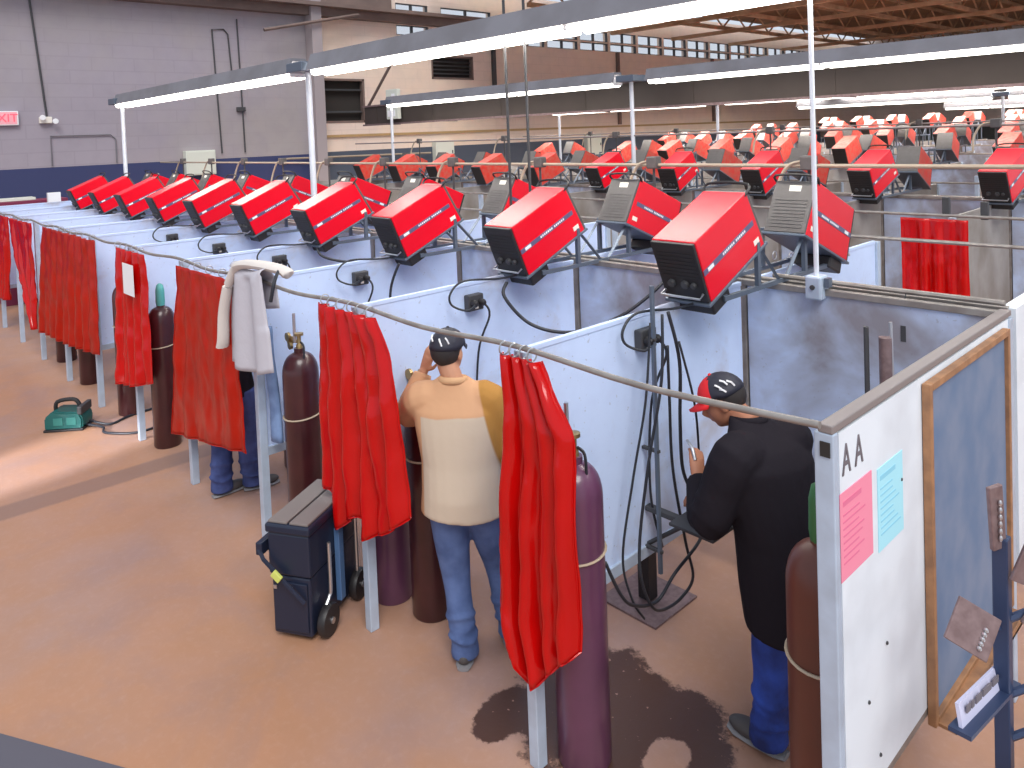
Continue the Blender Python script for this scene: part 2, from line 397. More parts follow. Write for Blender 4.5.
# roof: deck over the far half, trusses, eave beam
bm = nb(); bx(bm, -17.3, 6, 12.0, 45.2, 7.4, 7.55)
struct(ob('ceiling', bm, M_CEIL))
bm = nb(); bx(bm, -17.99, -17.7, -7, 14.5, 6.12, 6.34); bx(bm, -18.2, -17.4, -7, 14.5, 6.34, 6.44); bx(bm, -17.99, -17.9, -7, 10.8, 6.44, 7.4)
struct(ob('trim_2', bm, M_BEAM))
def truss(x, y0, y1, z, lab, grp=None):
    t = thing('roof_truss', lab, 'roof truss', (x, y0, z), group=grp)
    L = y1 - y0
    b2 = nb(); bx(b2, -.06, .06, 0, L, 0, .14); ob('bottom_chord', b2, M_TRUSS, t)
    b2 = nb(); bx(b2, -.06, .06, 0, L, .72, .84); ob('top_chord', b2, M_TRUSS, t)
    b2 = nb(); n = int(L / .9)
    for i in range(n):
        a = i * L / n; c = (i + 1) * L / n
        if i % 2: a, c = c, a
        tube(b2, [(0, a, .1), (0, c, .75)], .035, 6)
    ob('web', b2, M_TRUSS, t)
for i, x in enumerate([-15.5, -13, -10.5, -8, -5.5, -3, -.5, 2]):
    truss(x, 14.1, 44.9, 6.52, 'brown steel lattice truss under the roof, %s from the windowed wall' % ORD[7 - (7 - i)] if i else 'brown steel lattice truss under the roof, closest to the windowed wall')
for i, yy in enumerate([15, 18, 21, 25, 29.5, 34.5, 40]):
    b2 = nb(); bx(b2, -17.95, 5.9, yy - .08, yy + .08, 6.36, 6.5)
    tag(ob('roof_beam', b2, M_TRUSS), 'long brown purlin beam crossing under the roof trusses, %s from the booths' % ORD[i], 'beam')
# diagonal brown beam top left
b2 = nb(); tube(b2, [(-17.5, 6.6, 5.6), (-17.5, 9.4, 6.2)], .05, 6)
tag(ob('roof_brace', b2, M_BEAM), 'short diagonal brace under the eave beam by the pilaster', 'brace')

# ------------------------------------------------------------------ booth panels
def divider(y0, y1, name='divider_panel', m=M_PANEL):
    """Origin on the floor at the front end; runs to +Y"""
    root = thing('booth_divider', 'x', 'partition')
    L = abs(y1 - y0); s = 1 if y1 > y0 else -1
    b2 = nb(); bx(b2, -.008, .008, s * .03, s * (L - .01), .66, H - .03); ob('sheet', b2, m, root)
    b2 = nb(); bx(b2, -.028, .028, -.028, .028, 0, H - .015, .004); ob('front_post', b2, M_POST, root)
    b2 = nb(); bx(b2, -.012, .012, s * .03, s * (L - .005), H - .03, H - .005, .003); ob('top_edge', b2, m, root)
    b2 = nb(); bx(b2, -.02, .02, s * .03, s * (L - .01), .60, .66, .004); ob('bottom_rail', b2, M_POST, root)
    return root
def backp():
    root = thing('booth_screen', 'x', 'partition')
    b2 = nb(); bx(b2, .03, W - .03, -.008, .008, .45, H - .03); ob('sheet', b2, M_BACK, root)
    b2 = nb(); bx(b2, .0, W, -.02, .02, H - .03, H + .005, .004); ob('top_rail', b2, M_RAIL, root)
    b2 = nb(); bx(b2, -.02, .02, -.018, .018, 0, H - .03, .003); ob('corner_post', b2, M_RAIL, root)
    return root
divA = divider(0, D - .09); divB = divider(0, -(D - .09)); bk = backp()
farA = divider(0, D - .09, m=M_FARP); farB = divider(0, -(D - .09), m=M_FARP)
first = {'A': True, 'B': True, 'K': True, 'a': True, 'b': True}
def place(key, proto, loc, lab, grp=None):
    if first[key]:
        first[key] = False; o = proto; o.location = loc; o['label'] = lab
        if grp: o['group'] = grp
        return o
    return dup(proto, loc, None, lab, grp)
rowname = ['second', 'third', 'fourth', 'fifth', 'sixth', 'seventh', 'eighth']
NP = 6
for p in range(NP):
    yc = D + p * PAIR
    for side in (-1, 1):
        yf = yc + side * D
        k = 2 * p + (side > 0)
        for n in range(1, NB + 1):
            if k == 0: lab, g = 'pale blue divider of the front booths, %s inward from the AA end board' % ('first' if n == 1 else ORD[n - 1]), None
            elif k == 1: lab, g = 'pale divider behind the front booths, %s from the right end' % ('first' if n == 1 else ORD[n - 1]), None
            else: lab, g = 'pale divider panel among the booths of the %s row back' % (ORD[k] if k < 13 else 'far'), 'divider panels of booth row %s' % ORD[k]
            place(('A' if side < 0 else 'B') if p < 1 else ('a' if side < 0 else 'b'), (divA if side < 0 else divB) if p < 1 else (farA if side < 0 else farB), (-n * W, yf, 0), lab, g)
            if k == 0: lab, g = 'smoke-stained back screen of the front booths, %s from the right end' % ('first' if n == 1 else ORD[n - 1]), None
            elif k == 1: lab, g = 'back panel of the booths behind the front row, %s from the right end' % ('first' if n == 1 else ORD[n - 1]), None
            else: lab, g = 'back panel among the booths of the %s row back' % ORD[k], 'back panels of booth row %s' % ORD[k]
            place('K', bk, (-n * W, yc + side * .055, 0), lab, g)
    # end boards on X=0 for the rear double rows
    if p:
        for side in (-1, 1):
            e = nb(); bx(e, -.015, .015, min(yc + side * .1, yc + side * D), max(yc + side * .1, yc + side * D), .58, H)
            tag(ob('end_partition', e, M_END), 'white end panel closing the right end of booth row %s' % ORD[2 * p + (side > 0)], 'partition')

# front end board (lettered AA)
end = thing('end_partition', 'white end board of the front booths marked AA, with papers and a slate board', 'partition', (0, 0, 0))
b2 = nb(); bx(b2, -.012, .022, .03, 1.80, .58, H - .03); ob('board', b2, M_END, end)
b2 = nb(); bx(b2, -.032, .028, -.02, .012, 0, H - .02, .004); pst = ob('front_post', b2, M_POST, end)
b2 = nb(); bx(b2, -.012, .018, -.024, -.0195, H - .09, H - .045); ob('socket', b2, M_HOLE, pst)
b2 = nb(); bx(b2, -.020, .026, -.02, 1.83, H - .02, H + .006, .004); ob('top_rail', b2, M_CAPR, end)
b2 = nb(); bx(b2, -.025, .022, .04, 1.82, .55, .58, .003); ob('bottom_rail', b2, M_RAIL, end)
b2 = nb(); bx(b2, -.03, .03, 1.79, 1.84, 0, H - .03, .004); ob('rear_post', b2, M_POST, end)
for i, yy in enumerate((.075, .165)):
    b2 = text_bm('A', .135); 
    M = Matrix(((0, 0, 1, .0235), (.66, 0, 0, yy), (0, 1, 0, 1.705), (0, 0, 0, 1)))
    b2.transform(M); ob('stencil_letter', b2, M_INK, end)
for yy, zz in ((.35, 1.0), (.2, .88), (.28, .66), (.5, 1.5)):
    b2 = nb(); lathe(b2, [(.006, 0), (.006, .004), (.003, .006)], (.022, yy, zz), 8, 'x'); ob('screw', b2, M_DARK, end)
e2 = nb(); bx(e2, -.03, .03, D + .05, 2 * D, .58, H); tag(ob('end_partition', e2, M_END), 'white end panel right behind the board marked AA', 'partition')
# papers
def paper(name, lab, y0, y1, z0, z1, m, mi, title):
    p = ob(name, (lambda b: (bx(b, .0225, .0245, y0, y1, z0, z1), b)[1])(nb()), m); tag(p, lab, 'paper')
    b2 = nb(); nl = 9
    for i in range(nl):
        z = z1 - .05 - i * (z1 - z0 - .08) / nl; w = (y1 - y0) * random.uniform(.45, .8)
        if i == 0: z += .012; bx(b2, .0245, .0252, y0 + .02, y0 + .02 + w, z - .006, z + .010)
        else: bx(b2, .0245, .0252, y0 + .02, y0 + .02 + w, z - .003, z + .003)
    ob('print', b2, mi, p)
paper('notice', 'bright pink notice sheet taped to the white end board', .022, .255, 1.345, 1.615, M_PINK, M_INKP, '')
paper('notice', 'light blue notice sheet taped beside the pink sheet', .30, .51, 1.325, 1.60, M_CYAN, M_INKC, '')
# slate board
sb = thing('slate_board', 'slate blue board in an orange wooden frame on the white end board', 'board', (.024, .70, .52))
BW, BH = 1.0, 1.26
b2 = nb(); bx(b2, 0, .012, .02, BW - .02, .02, BH - .02); ob('board_face', b2, M_BOARD, sb)
b2 = nb(); w = .028
bx(b2, 0, .03, 0, w, 0, BH, .003); bx(b2, 0, .03, BW - w, BW, 0, BH, .003); bx(b2, 0, .03, w, BW - w, BH - w, BH, .003); bx(b2, 0, .03, w, BW - w, 0, w, .003)
ob('frame', b2, M_WOOD, sb)
b2 = nb(); bx(b2, .03, .09, .02, BW - .05, 0, .012); bx(b2, .085, .09, .02, BW - .05, 0, .03); ob('chalk_tray', b2, M_WOOD, sb)

# front rail
b2 = nb(); pts = []
for n in range(0, NB + 1):
    pts.append((-n * W, -.045, H + .012))
    if n < NB: pts.append((-(n + .5) * W, -.045, H - .014))
tube(b2, smooth_pts(pts, 5), .0115, 10)
tag(ob('curtain_rail', b2, M_RAIL, smooth=True), 'long thin grey pipe running along the fronts of the nearest booths', 'rail')
for k, yy, lab in ((1, 2 * D + .05, 'thin pipe over the openings of the booths behind the front row'), (2, PAIR - .045, 'thin pipe across the aisle from which the far red curtain hangs'), (3, PAIR + 2 * D + .045, 'thin pipe along the fourth row of booths')):
    b2 = nb(); tube(b2, [(-NB * W, yy, H + .01), (-5, yy, H - .005), (0, yy, H + .01)], .014, 8)
    tag(ob('curtain_rail', b2, M_RAIL, smooth=True), lab, 'rail')
# rail over the back panels of the front row
b2 = nb(); tube(b2, [(-1.15, 1.84, H + .035), (-.6, 1.84, H + .03), (0, 1.84, H + .03)], .014, 8)
bk_rail = tag(ob('back_rail', b2, M_RAIL, smooth=True), 'grey pipe on top of the first booth back panel, meeting the end board', 'rail')

# ------------------------------------------------------------------ curtains
def interp(tab, z):
    tab = sorted(tab, key=lambda p: -p[1])
    if z >= tab[0][1]: return tab[0][0]
    for a, b in zip(tab, tab[1:]):
        if b[1] <= z <= a[1]:
            t = (a[1] - z) / max(1e-6, a[1] - b[1]); return a[0] + (b[0] - a[0]) * t
    return tab[-1][0]
def curtain(lab, left, right, bottom, y=-.07, folds=5, amp=.03, m=M_CURT, top=None, tilt=0.0, seed=0, grp=None):
    """left/right: (x,z) edge polylines, bottom: (fraction,z) list"""
    rnd = random.Random(seed)
    nu, nv = folds * 10, 46
    ph = [rnd.uniform(0, 6.28) for _ in range(4)]
    zt = H - .025 if top is None else top
    bm = nb(); grid = []
    def bz(u):
        b = sorted(bottom)
        for a, c in zip(b, b[1:]):
            if a[0] <= u <= c[0]: return a[1] + (c[1] - a[1]) * (u - a[0]) / (c[0] - a[0])
        return b[-1][1]
    for j in range(nv + 1):
        v = j / nv; row = []
        for i in range(nu + 1):
            u = i / nu
            z = zt + (bz(u) - zt) * v
            xl = interp(left, z); xr = interp(right, z)
            x = xl + (xr - xl) * u
            a = amp * (0.55 + 0.6 * v)
            f = math.sin(u * folds * 2 * PI + ph[0] + 0.6 * math.sin(v * 2.2 + ph[1])) + 0.45 * math.sin(u * folds * 4.3 + ph[2] + v * 1.5)
            yy = y + a * f * .6 - .04 * v * tilt + .022 * noise.noise(Vector((x * 7, z * 3, seed))) + .010 * noise.noise(Vector((x * 18, z * 9, seed)))
            x += .006 * math.cos(u * folds * 2 * PI + ph[0])
            row.append(bm.verts.new((x, yy, z)))
        grid.append(row)
    for j in range(nv):
        for i in range(nu):
            bm.faces.new((grid[j][i], grid[j][i + 1], grid[j + 1][i + 1], grid[j + 1][i]))
    x0 = (grid[0][0].co.x + grid[0][-1].co.x) / 2
    root = thing('welding_curtain', lab, 'curtain', (x0, y, 0), group=grp)
    for v in bm.verts: v.co -= Vector((x0, y, 0))
    edge = [[grid[nv][i].co.copy() for i in range(0, nu + 1)], [grid[j][0].co.copy() for j in range(nv + 1)], [grid[j][nu].co.copy() for j in range(nv + 1)]]
    tops = [grid[0][i].co.copy() for i in range(0, nu + 1)]
    c = ob('vinyl_sheet', bm, m, root, smooth='full')
    md = c.modifiers.new('thick', 'SOLIDIFY'); md.thickness = .003; md.offset = 0
    b2 = nb()
    for e in edge: tube(b2, e[::2] if len(e) > 20 else e, .0045, 5)
    ob('hem', b2, m, root, smooth=True)
    k = max(3, folds); 
    for i in range(k):
        pth = tops[int((i + .5) / k * (len(tops) - 1))]
        b2 = nb()
        ring = [(pth.x, pth.y * .5 + .028 * math.cos(a) + (-.045 - y) * .5, H - y * 0 + .0 + .028 * math.sin(a)) for a in [q * 2 * PI / 14 for q in range(15)]]
        tube(b2, ring, .0035, 5); ob('hook', b2, M_STEEL, root, smooth=True)
    return root
curtain('glossy red welding curtain bunched narrow, in front of the purple gas cylinder', [(-1.38, 1.82), (-1.40, 1.37), (-1.45, .96), (-1.46, .68), (-1.36, .39)],
        [(-1.17, 1.82), (-1.08, 1.67), (-1.0, 1.53), (-1.0, 1.21), (-1.01, .67)], [(0, .68), (.22, .38), (.45, .45), (1, .66)], folds=4, amp=.05, seed=3)
curtain('glossy red welding curtain gathered in vertical folds above the navy wheeled toolbox', [(-2.94, 1.82), (-3.0, 1.22), (-3.0, .46)],
        [(-2.36, 1.82), (-2.27, 1.7), (-2.21, 1.5), (-2.17, 1.1), (-2.13, .8)], [(0, .74), (.12, .72), (.2, .52), (.42, .67), (.55, .58), (.78, .68), (1, .82)], folds=6, amp=.045, seed=11)
curtain('wide flat orange-red welding curtain hiding the person in jeans', [(-5.09, 1.82), (-5.24, 1.1), (-5.41, .38)],
        [(-3.96, 1.82), (-4.0, 1.2), (-3.97, .62)], [(0, .40), (1, .64)], y=-.10, folds=5, amp=.012, m=M_CURTO, seed=5)
curtain('narrow red curtain with a white label, left of the teal-capped cylinder', [(-6.83, 1.8), (-6.92, 1.08), (-6.95, .45)],
        [(-5.99, 1.8), (-6.0, 1.23), (-5.96, .68)], [(0, .48), (.5, .55), (1, .68)], folds=5, amp=.045, seed=8)
b2 = nb(); bx(b2, -6.44, -6.14, -.120, -.117, 1.42, 1.70)
lb = tag(ob('label_sheet', b2, M_WHITE), 'white paper label on the narrow red curtain', 'paper')
curtain('broad red curtain on the left beyond the teal grinder', [(-9.82, 1.8), (-10.2, .83), (-10.35, .37)],
        [(-7.5, 1.8), (-7.56, 1.2), (-7.6, .61)], [(0, .42), (.5, .5), (1, .62)], folds=9, amp=.03, m=M_CURTO, seed=9)
curtain('slim red curtain slanting down between the two leftmost curtains', [(-11.8, 1.8), (-11.4, 1.09), (-10.72, .40)],
        [(-10.36, 1.8), (-10.45, .78), (-10.47, .37)], [(0, .38), (1, .42)], folds=5, amp=.03, seed=10)
curtain('red curtain at the far left edge of the picture', [(-13.3, 1.8), (-13.35, .45)], [(-11.95, 1.8), (-12.25, .56)], [(0, .48), (1, .56)], folds=5, amp=.04, seed=12)
curtain('red curtain across the aisle, hanging alone behind the first booth', [(-1.73, 1.82), (-1.72, 1.06), (-1.72, .4)], [(-1.17, 1.82), (-1.17, .5)], [(0, .42), (1, .5)], y=PAIR - .07, folds=5, amp=.03, seed=14)

# ------------------------------------------------------------------ gas cylinders
def cylinder(lab, x, y, m, top='valve', cap=None, r=.118, h=1.36, strap=True, grp=None):
    root = thing('gas_cylinder', lab, 'gas cylinder', (x, y, 0), group=grp)
    b2 = nb(); prof = [(r * .93, 0), (r, .015), (r, h - .16)]
    for i in range(1, 7):
        a = i / 6 * R(78); prof.append((r * (.32 + .68 * math.cos(a)), h - .16 + .135 * math.sin(a)))
    prof += [(.036, h - .02), (.036, h + .01)]
    lathe(b2, prof, n=28); ob('tank', b2, m, root, smooth=True)
    if top == 'cap':
        b2 = nb(); lathe(b2, [(.036, h - .012), (.040, h + .02), (.038, h + .13), (.028, h + .175), (.010, h + .19)], n=18); ob('valve_cap', b2, cap, root, smooth=True)
    else:
        b2 = nb(); lathe(b2, [(.024, h), (.02, h + .03), (.013, h + .04), (.013, h + .09), (.03, h + .092), (.03, h + .108), (.008, h + .112)], n=12)
        tube(b2, [(0, 0, h + .05), (-.07, -.02, h + .05)], .012, 8); v = ob('valve', b2, M_BRASS, root, smooth=True)
        g = nb(); lathe(g, [(.03, 0), (.03, .018), (.0, .02)], (-.085, -.045, h + .075), 14, 'y'); lathe(g, [(.024, 0), (.024, .018), (.0, .02)], (-.055, -.045, h + .02), 12, 'y')
        box(g, (-.085, -.02, h + .05), (.035, .04, .05), None, .008)
        rg = ob('regulator', g, M_BRASS, root, smooth=True)
        if top == 'flow':
            g = nb(); tube(g, [(-.02, -.02, h + .05), (-.02, -.02, h + .24)], .011, 8); ob('flow_tube', g, M_STEEL, root, smooth=True)
            g = nb(); tube(g, smooth_pts([(.02, 0, h + .05), (.06, 0, h + .03), (.075, -.01, h - .05), (.07, -.01, h - .14)]), .007, 6); ob('hose', g, M_CABLE, root, smooth=True)
    if strap:
        b2 = nb(); ring = [((r + .004) * math.cos(a), (r + .004) * math.sin(a), .93 + .012 * math.sin(a)) for a in [q * 2 * PI / 24 for q in range(25)]]
        tube(b2, ring, .006, 5); ob('strap', b2, M_TAPE, root, smooth=True)
    return root
cylinder('tall purple-brown gas cylinder beside the nearest narrow red curtain', -1.195, .17, M_CYLP, 'flow', h=1.33)
cylinder('rust-brown gas cylinder with a green cap behind the white end board post', -.15, .26, M_CYLR, 'cap', M_GREEN, h=1.33, r=.118)
cylinder('dark maroon gas cylinder standing left of the man in the tan shirt', -2.50, .33, M_CYL, 'valve', h=1.3)
cylinder('dark maroon gas cylinder half hidden under the folded red curtain', -2.80, .26, M_CYLP, 'valve', h=1.25, strap=False)
cylinder('maroon gas cylinder with brass regulator behind the navy toolbox', -3.63, .15, M_CYL, 'flow', h=1.36)
cylinder('maroon gas cylinder hidden behind the wide orange-red curtain', -4.93, .75, M_CYL, 'valve', h=1.3)
cylinder('maroon gas cylinder with a teal cap against the white divider', -6.25, .13, M_CYL, 'cap', M_TEAL, h=1.3)
cylinder('dark gas cylinder left of the narrow labelled red curtain', -7.42, .16, M_CYL, 'valve', h=1.36)
cylinder('dark gas cylinder foot showing under the broad left red curtain', -8.9, .16, M_CYL, 'valve', h=1.3)
cylinder('dark gas cylinder under the slim slanting red curtain', -10.2, .2, M_CYL, 'valve', h=1.3)

# ------------------------------------------------------------------ welding machines
MWd, ML, MH = .262, .572, .358
def skew(bm, l, d=.05):
    for v in bm.verts:
        if v.co.y > l * .5: v.co.y += d * (1 - v.co.z / MH)
def machine(detail=True, red=M_RED):
    """origin front bottom centre, front faces -Y, tilted by the caller"""
    root = thing('welding_machine', 'x', 'welding machine')
    w, l, h = MWd / 2, ML, MH
    b2 = nb(); bx(b2, -w, w, .02, l - .02, .015, h, .006); skew(b2, l); cs = ob('casing', b2, red, root)
    b2 = nb(); bx(b2, -w + .004, w - .004, 0, .02, .02, h - .004, .003)
    if detail:
        for i in range(7): bx(b2, -w + .02, w - .02, -.003, 0, .16 + i * .022, .168 + i * .022)
    fp = ob('front_panel', b2, M_BLACK, root)
    b2 = nb(); bx(b2, -w + .004, w - .004, l - .02, l, .02, h - .004, .003)
    if detail:
        for i in range(9): bx(b2, -w + .03, w - .03, l, l + .003, .05 + i * .022, .058 + i * .022)
    skew(b2, l)
    bp = ob('rear_panel', b2, M_GREY, root)
    b2 = nb(); bx(b2, -w - .006, w + .006, -.01, l + .052, 0, .016, .003); ob('base_tray', b2, M_STAND, root)
    if detail:
        for s in (-1, 1):
            b2 = nb(); bx(b2, s * w, s * (w + .002), .02, l - .03, .165, .195); st = ob('stripe', b2, M_STRIPE, root)
            b2 = nb(); x = s * (w + .002); x1 = s * (w + .003)
            bx(b2, x, x1, .06, .115, .170, .190)
            yy = .21
            for q in range(13):
                ww = .012; bx(b2, x, x1, yy, yy + ww, .174, .187); yy += .018 if q != 6 else .03
            ob('lettering', b2, M_WHITE, st)
            b2 = nb(); bx(b2, s * w, s * (w + .0015), l - .07, l - .015, .055, .085); ob('rating_plate', b2, M_STICK, root)
        b2 = nb()
        tube(b2, [(-w + .02, -.005, .075), (-w + .015, -.045, .07), (w - .015, -.045, .07), (w - .02, -.005, .075)], .007, 6)
        ob('guard_bar', b2, M_STEEL, root, smooth=True)
        for i, (x, z, r) in enumerate(((-.06, .12, .022), (.02, .12, .022), (.07, .12, .016))):
            b2 = nb(); lathe(b2, [(r, 0), (r * .9, -.018), (.002, -.02)], (x, 0, z), 12, 'y'); ob('knob', b2, M_DARK, fp)
        b2 = nb(); tube(b2, smooth_pts([(-w + .01, l - .05, h - .02), (-w + .01, l + .03, h + .02), (w - .01, l + .03, h + .02), (w - .01, l - .05, h - .02)], 4), .008, 6); ob('rear_handle', b2, M_BLACK, root, smooth=True)
        b2 = nb(); bx(b2, -.045, .03, l + .004, l + .010, h - .09, h - .035); ob('sticker', b2, M_STICK, root)
        b2 = nb(); bx(b2, -w + .02, w - .01, .03, .2, -.075, 0, .01); ob('cable_tray', b2, M_BLACK, root)
    return root
TILT = R(23.1)
MXO = .08
proto = machine(True); far = machine(False, M_REDF)
usedp = [False, False]
def place_machine(i, loc, rot, lab, grp=None):
    pr = (proto, far)[i]
    if not usedp[i]:
        usedp[i] = True; pr.location = loc; pr.rotation_euler = rot; pr['label'] = lab
        if grp: pr['group'] = grp
        return pr
    return dup(pr, loc, rot, lab, grp)
rj = random.Random(4)
ZUP = (0, .0, .05, .16, .32, .48)
for p in range(NP):
    yc = D + p * PAIR
    for side in (-1, 1):
        k = 2 * p + (side > 0)
        for n in range(1, NB):
            x = -n * W + MXO + (.012 if side < 0 else .05)
            yb = yc + side * .75
            o = 'nearest' if n == 1 else ORD[n - 1]
            if k == 0: lab, g = 'tilted red welding machine of the front row, %s along from the board marked AA' % ('first' if n == 1 else o), None
            elif k == 1: lab, g = 'red welding machine tilted away with grey back, behind the %s front-row machine' % ('first' if n == 1 else o), None
            elif k == 2: lab, g = 'red welding machine of the row across the aisle, %s from the right' % ('first' if n == 1 else o), None
            else: lab, g = 'small distant red welding machine above booth row %s' % ORD[k], 'distant welding machines above booth row %s' % ORD[k]
            jx = rj.uniform(-.03, .03) if k > 1 else 0; jr = rj.uniform(-.12, .12) if k > 1 else 0
            if k > 3 and rj.random() < .12: continue
            place_machine(0 if k < 3 and (k < 2 or n < 6) else 1, (x + jx, yb, 1.838 + ZUP[p] - (.010 * n if p == 0 else 0)), (TILT, 0, (0 if side < 0 else PI) + jr), lab, g)
# stands straddling the back panels
def stand(zu=0):
    root = thing('machine_stand', 'x', 'stand')
    b2 = nb()
    for s in (-1, 1):
        x = s * .135
        if zu:
            for yy in (-.5, 0, .5):
                b2 = nb(); bx(b2, x - .012, x + .012, yy - .012, yy + .012, -zu - .012, 0); ob('riser', b2, M_STAND, root)
        b2 = nb(); bx(b2, x - .012, x + .012, -.62, .62, 0, .024); ob('base_bar', b2, M_STAND, root)
    for sx in (-1, 1):
        for sy in (-1, 1):
            x = sx * .135
            b2 = nb(); bx(b2, x - .012, x + .012, sy * .27 - .014, sy * .27 + .014, .024, .26); ob('upright', b2, M_STAND, root)
            b2 = nb(); tube(b2, [(x, sy * .04, .02), (x, sy * .27, .25)], .012, 4); ob('brace', b2, M_STAND, root)
    for q in ((-.62, -.585, 0, .03), (.585, .62, 0, .03), (-.285, -.255, .235, .262), (.255, .285, .235, .262)):
        b2 = nb(); bx(b2, -.14, .14, *q); ob('cross_bar', b2, M_STAND, root)
    return root
for p in range(NP):
    sp = stand(ZUP[p]); us = False
    for n in range(1, NB):
        loc = (-n * W + MXO, D + p * PAIR, H + .012 + ZUP[p] - (.010 * n if p == 0 else 0))
        o = 'first' if n == 1 else ORD[n - 1]
        if p < 3: lab, g = ['blue-grey angle iron stand under the %s pair of machines in the front double row',
               'angle iron stand under the %s pair of machines in the middle double row', 'angle iron stand under the %s pair in the third double row'][p] % o, None
        else: lab, g = 'angle iron stand in the distant %s double row of machines' % ORD[p], 'machine stands of the %s double row' % ORD[p]
        if not us:
            us = True; sp.location = loc; sp['label'] = lab
            if g: sp['group'] = g
        else: dup(sp, loc, None, lab, g, skip=('cross_bar',) if p > 2 else ())

# supply pipes with junction boxes above the machines
for p in range(3):
    yy = D + p * PAIR + (1.05 if p == 0 else 0)
    z = 2.43 if p == 0 else 2.62
    t = thing('supply_pipe', ['straight tan supply pipe running above the machines behind the front row', 'supply pipe above the middle double row of booths', 'supply pipe above the third double row of booths'][p], 'pipe', (0, yy, z))
    b2 = nb(); tube(b2, [(-NB * W, 0, 0), (-.1, 0, 0)], .014, 8); ob('pipe', b2, M_CREAM if p == 0 else M_CAPR, t, smooth=True)
    for n in range(1, NB, 1 if p == 0 else 2):
        x = -n * W - .12
        b2 = nb(); bx(b2, x - .05, x + .05, -.04, .04, -.03, .07, .01); ob('junction_box', b2, M_GREY, t)
        b2 = nb(); tube(b2, smooth_pts([(x - .05, 0, .03), (x - .14, -.02, .0), (x - .2, -.05, -.12), (x - .2, -.1, -.28)]), .013, 6); ob('flex_conduit', b2, M_CREAM, t, smooth=True)
        b2 = nb(); tube(b2, [(x, 0, -.02), (x, 0, -(z - H))], .012, 6); ob('support', b2, M_DARK, t, smooth=True)

# ------------------------------------------------------------------ outlet boxes and cables
def outlet(n, y=.80, z=1.74):
    x = -n * W + .009
    t = thing('outlet_box', 'black outlet box with plugs on the divider under the %s front-row machine' % ('first' if n == 1 else ORD[n - 1]), 'outlet box', (x, y, z - .09))
    b2 = nb(); bx(b2, 0, .05, -.06, .06, 0, .1, .008); ob('housing', b2, M_DARK, t)
    for s in (-1, 1):
        b2 = nb(); lathe(b2, [(.022, 0), (.022, .03), (.012, .045)], (.05, s * .03, .05), 12, 'x'); ob('plug', b2, M_BLACK, t, smooth=True)
    b2 = nb(); bx(b2, .05, .053, -.012, .012, .012, .028); ob('sticker', b2, M_STICK, t)
    c = nb()
    tube(c, smooth_pts([(x + .08, y - .03, z - .04), (x + .11, y - .12, z - .06), (x + .06, y - .2, z - .02), (x + .05, y - .2, z + .05), (x + .06, y - .1, z + .11), (x + .1, y + .16, z + .09), (x + .13, y + .36, z + .10)]), .007, 6)
    tube(c, smooth_pts([(x + .08, y + .03, z - .04), (x + .11, y + .05, z - .12), (x + .05, y + .0, z - .35), (x + .04, y - .02, z - .8), (x + .05, y + .05, z - 1.1)]), .007, 6)
    tag(ob('power_cable', c, M_CABLE, smooth='full'), 'black power cable plugged in at the outlet box under the %s front-row machine' % ('first' if n == 1 else ORD[n - 1]), 'cable')
for n in range(1, 7): outlet(n)
def cable(lab, pts, r=.01, k=8, name='welding_cable', m=M_CABLE):
    b2 = nb(); tube(b2, smooth_pts(pts, k), r, 7); return tag(ob(name, b2, m, smooth='full'), lab, 'cable')
# the drooping loops below front-row machines, hanging between the booths
cable('drooping black cable loop hanging under the second front-row machine', [(-2.50, 1.0, 1.80), (-2.47, .95, 1.72), (-2.35, 1.05, 1.55), (-2.15, 1.2, 1.50), (-1.95, 1.4, 1.58), (-1.8, 1.6, 1.74), (-1.76, 1.78, 1.88)], .011)
cable('black cable loop with a tight coil beside the corner of the second booth', [(-1.84, 1.76, 1.88), (-1.8, 1.7, 1.76), (-1.72, 1.68, 1.67), (-1.64, 1.7, 1.68), (-1.6, 1.74, 1.76), (-1.62, 1.76, 1.88)], .009)
cable('drooping black cable under the fifth front-row machine', [(-5.1, 1.1, 1.84), (-5.0, 1.1, 1.72), (-4.8, 1.3, 1.66), (-4.55, 1.5, 1.72), (-4.4, 1.72, 1.87)], .011)
cable('pair of black leads hanging down the divider under the third machine', [(-3.75, 1.05, 1.79), (-3.8, 1.0, 1.6), (-3.78, .96, 1.3), (-3.8, .9, .9)], .01)
X1 = -W
XC = -1.16
def lead(lab, yz, r=.0075, x0=XC):
    cable(lab, [(x0 + .02 * math.sin(i * 1.7), y, z) for i, (y, z) in enumerate(yz)], r)
lead('long black welding lead looping down beside the conduit post and up again', [(.783, 1.84), (.734, 1.533), (.652, 1.172), (.58, .816), (.548, .64), (.616, .485), (.755, .401), (.889, .399), (.946, .491), (.904, .687), (.856, 1.056), (.824, 1.412), (.79, 1.689)])
lead('black lead hanging straight from the nearest machine to the work table', [(.831, 1.842), (.884, 1.594), (.91, 1.289), (.939, 1.028), (.983, .89)], .009)
lead('black lead running low from the purple gas cylinder to the work table', [(.274, .849), (.347, .682), (.469, .566), (.656, .495), (.765, .594), (.955, .666), (1.09, .72)], .008, -1.13)
lead('thin black lead slanting from the outlet box to the welder with the red cap', [(.856, 1.699), (.941, 1.38), (1.005, 1.108), (1.032, .96)], .006, -1.12)
lead('thin black lead hanging against the first divider left of the conduit post', [(.74, 1.80), (.66, 1.45), (.58, 1.1), (.50, .75), (.52, .55), (.6, .42)], .006, -1.2)
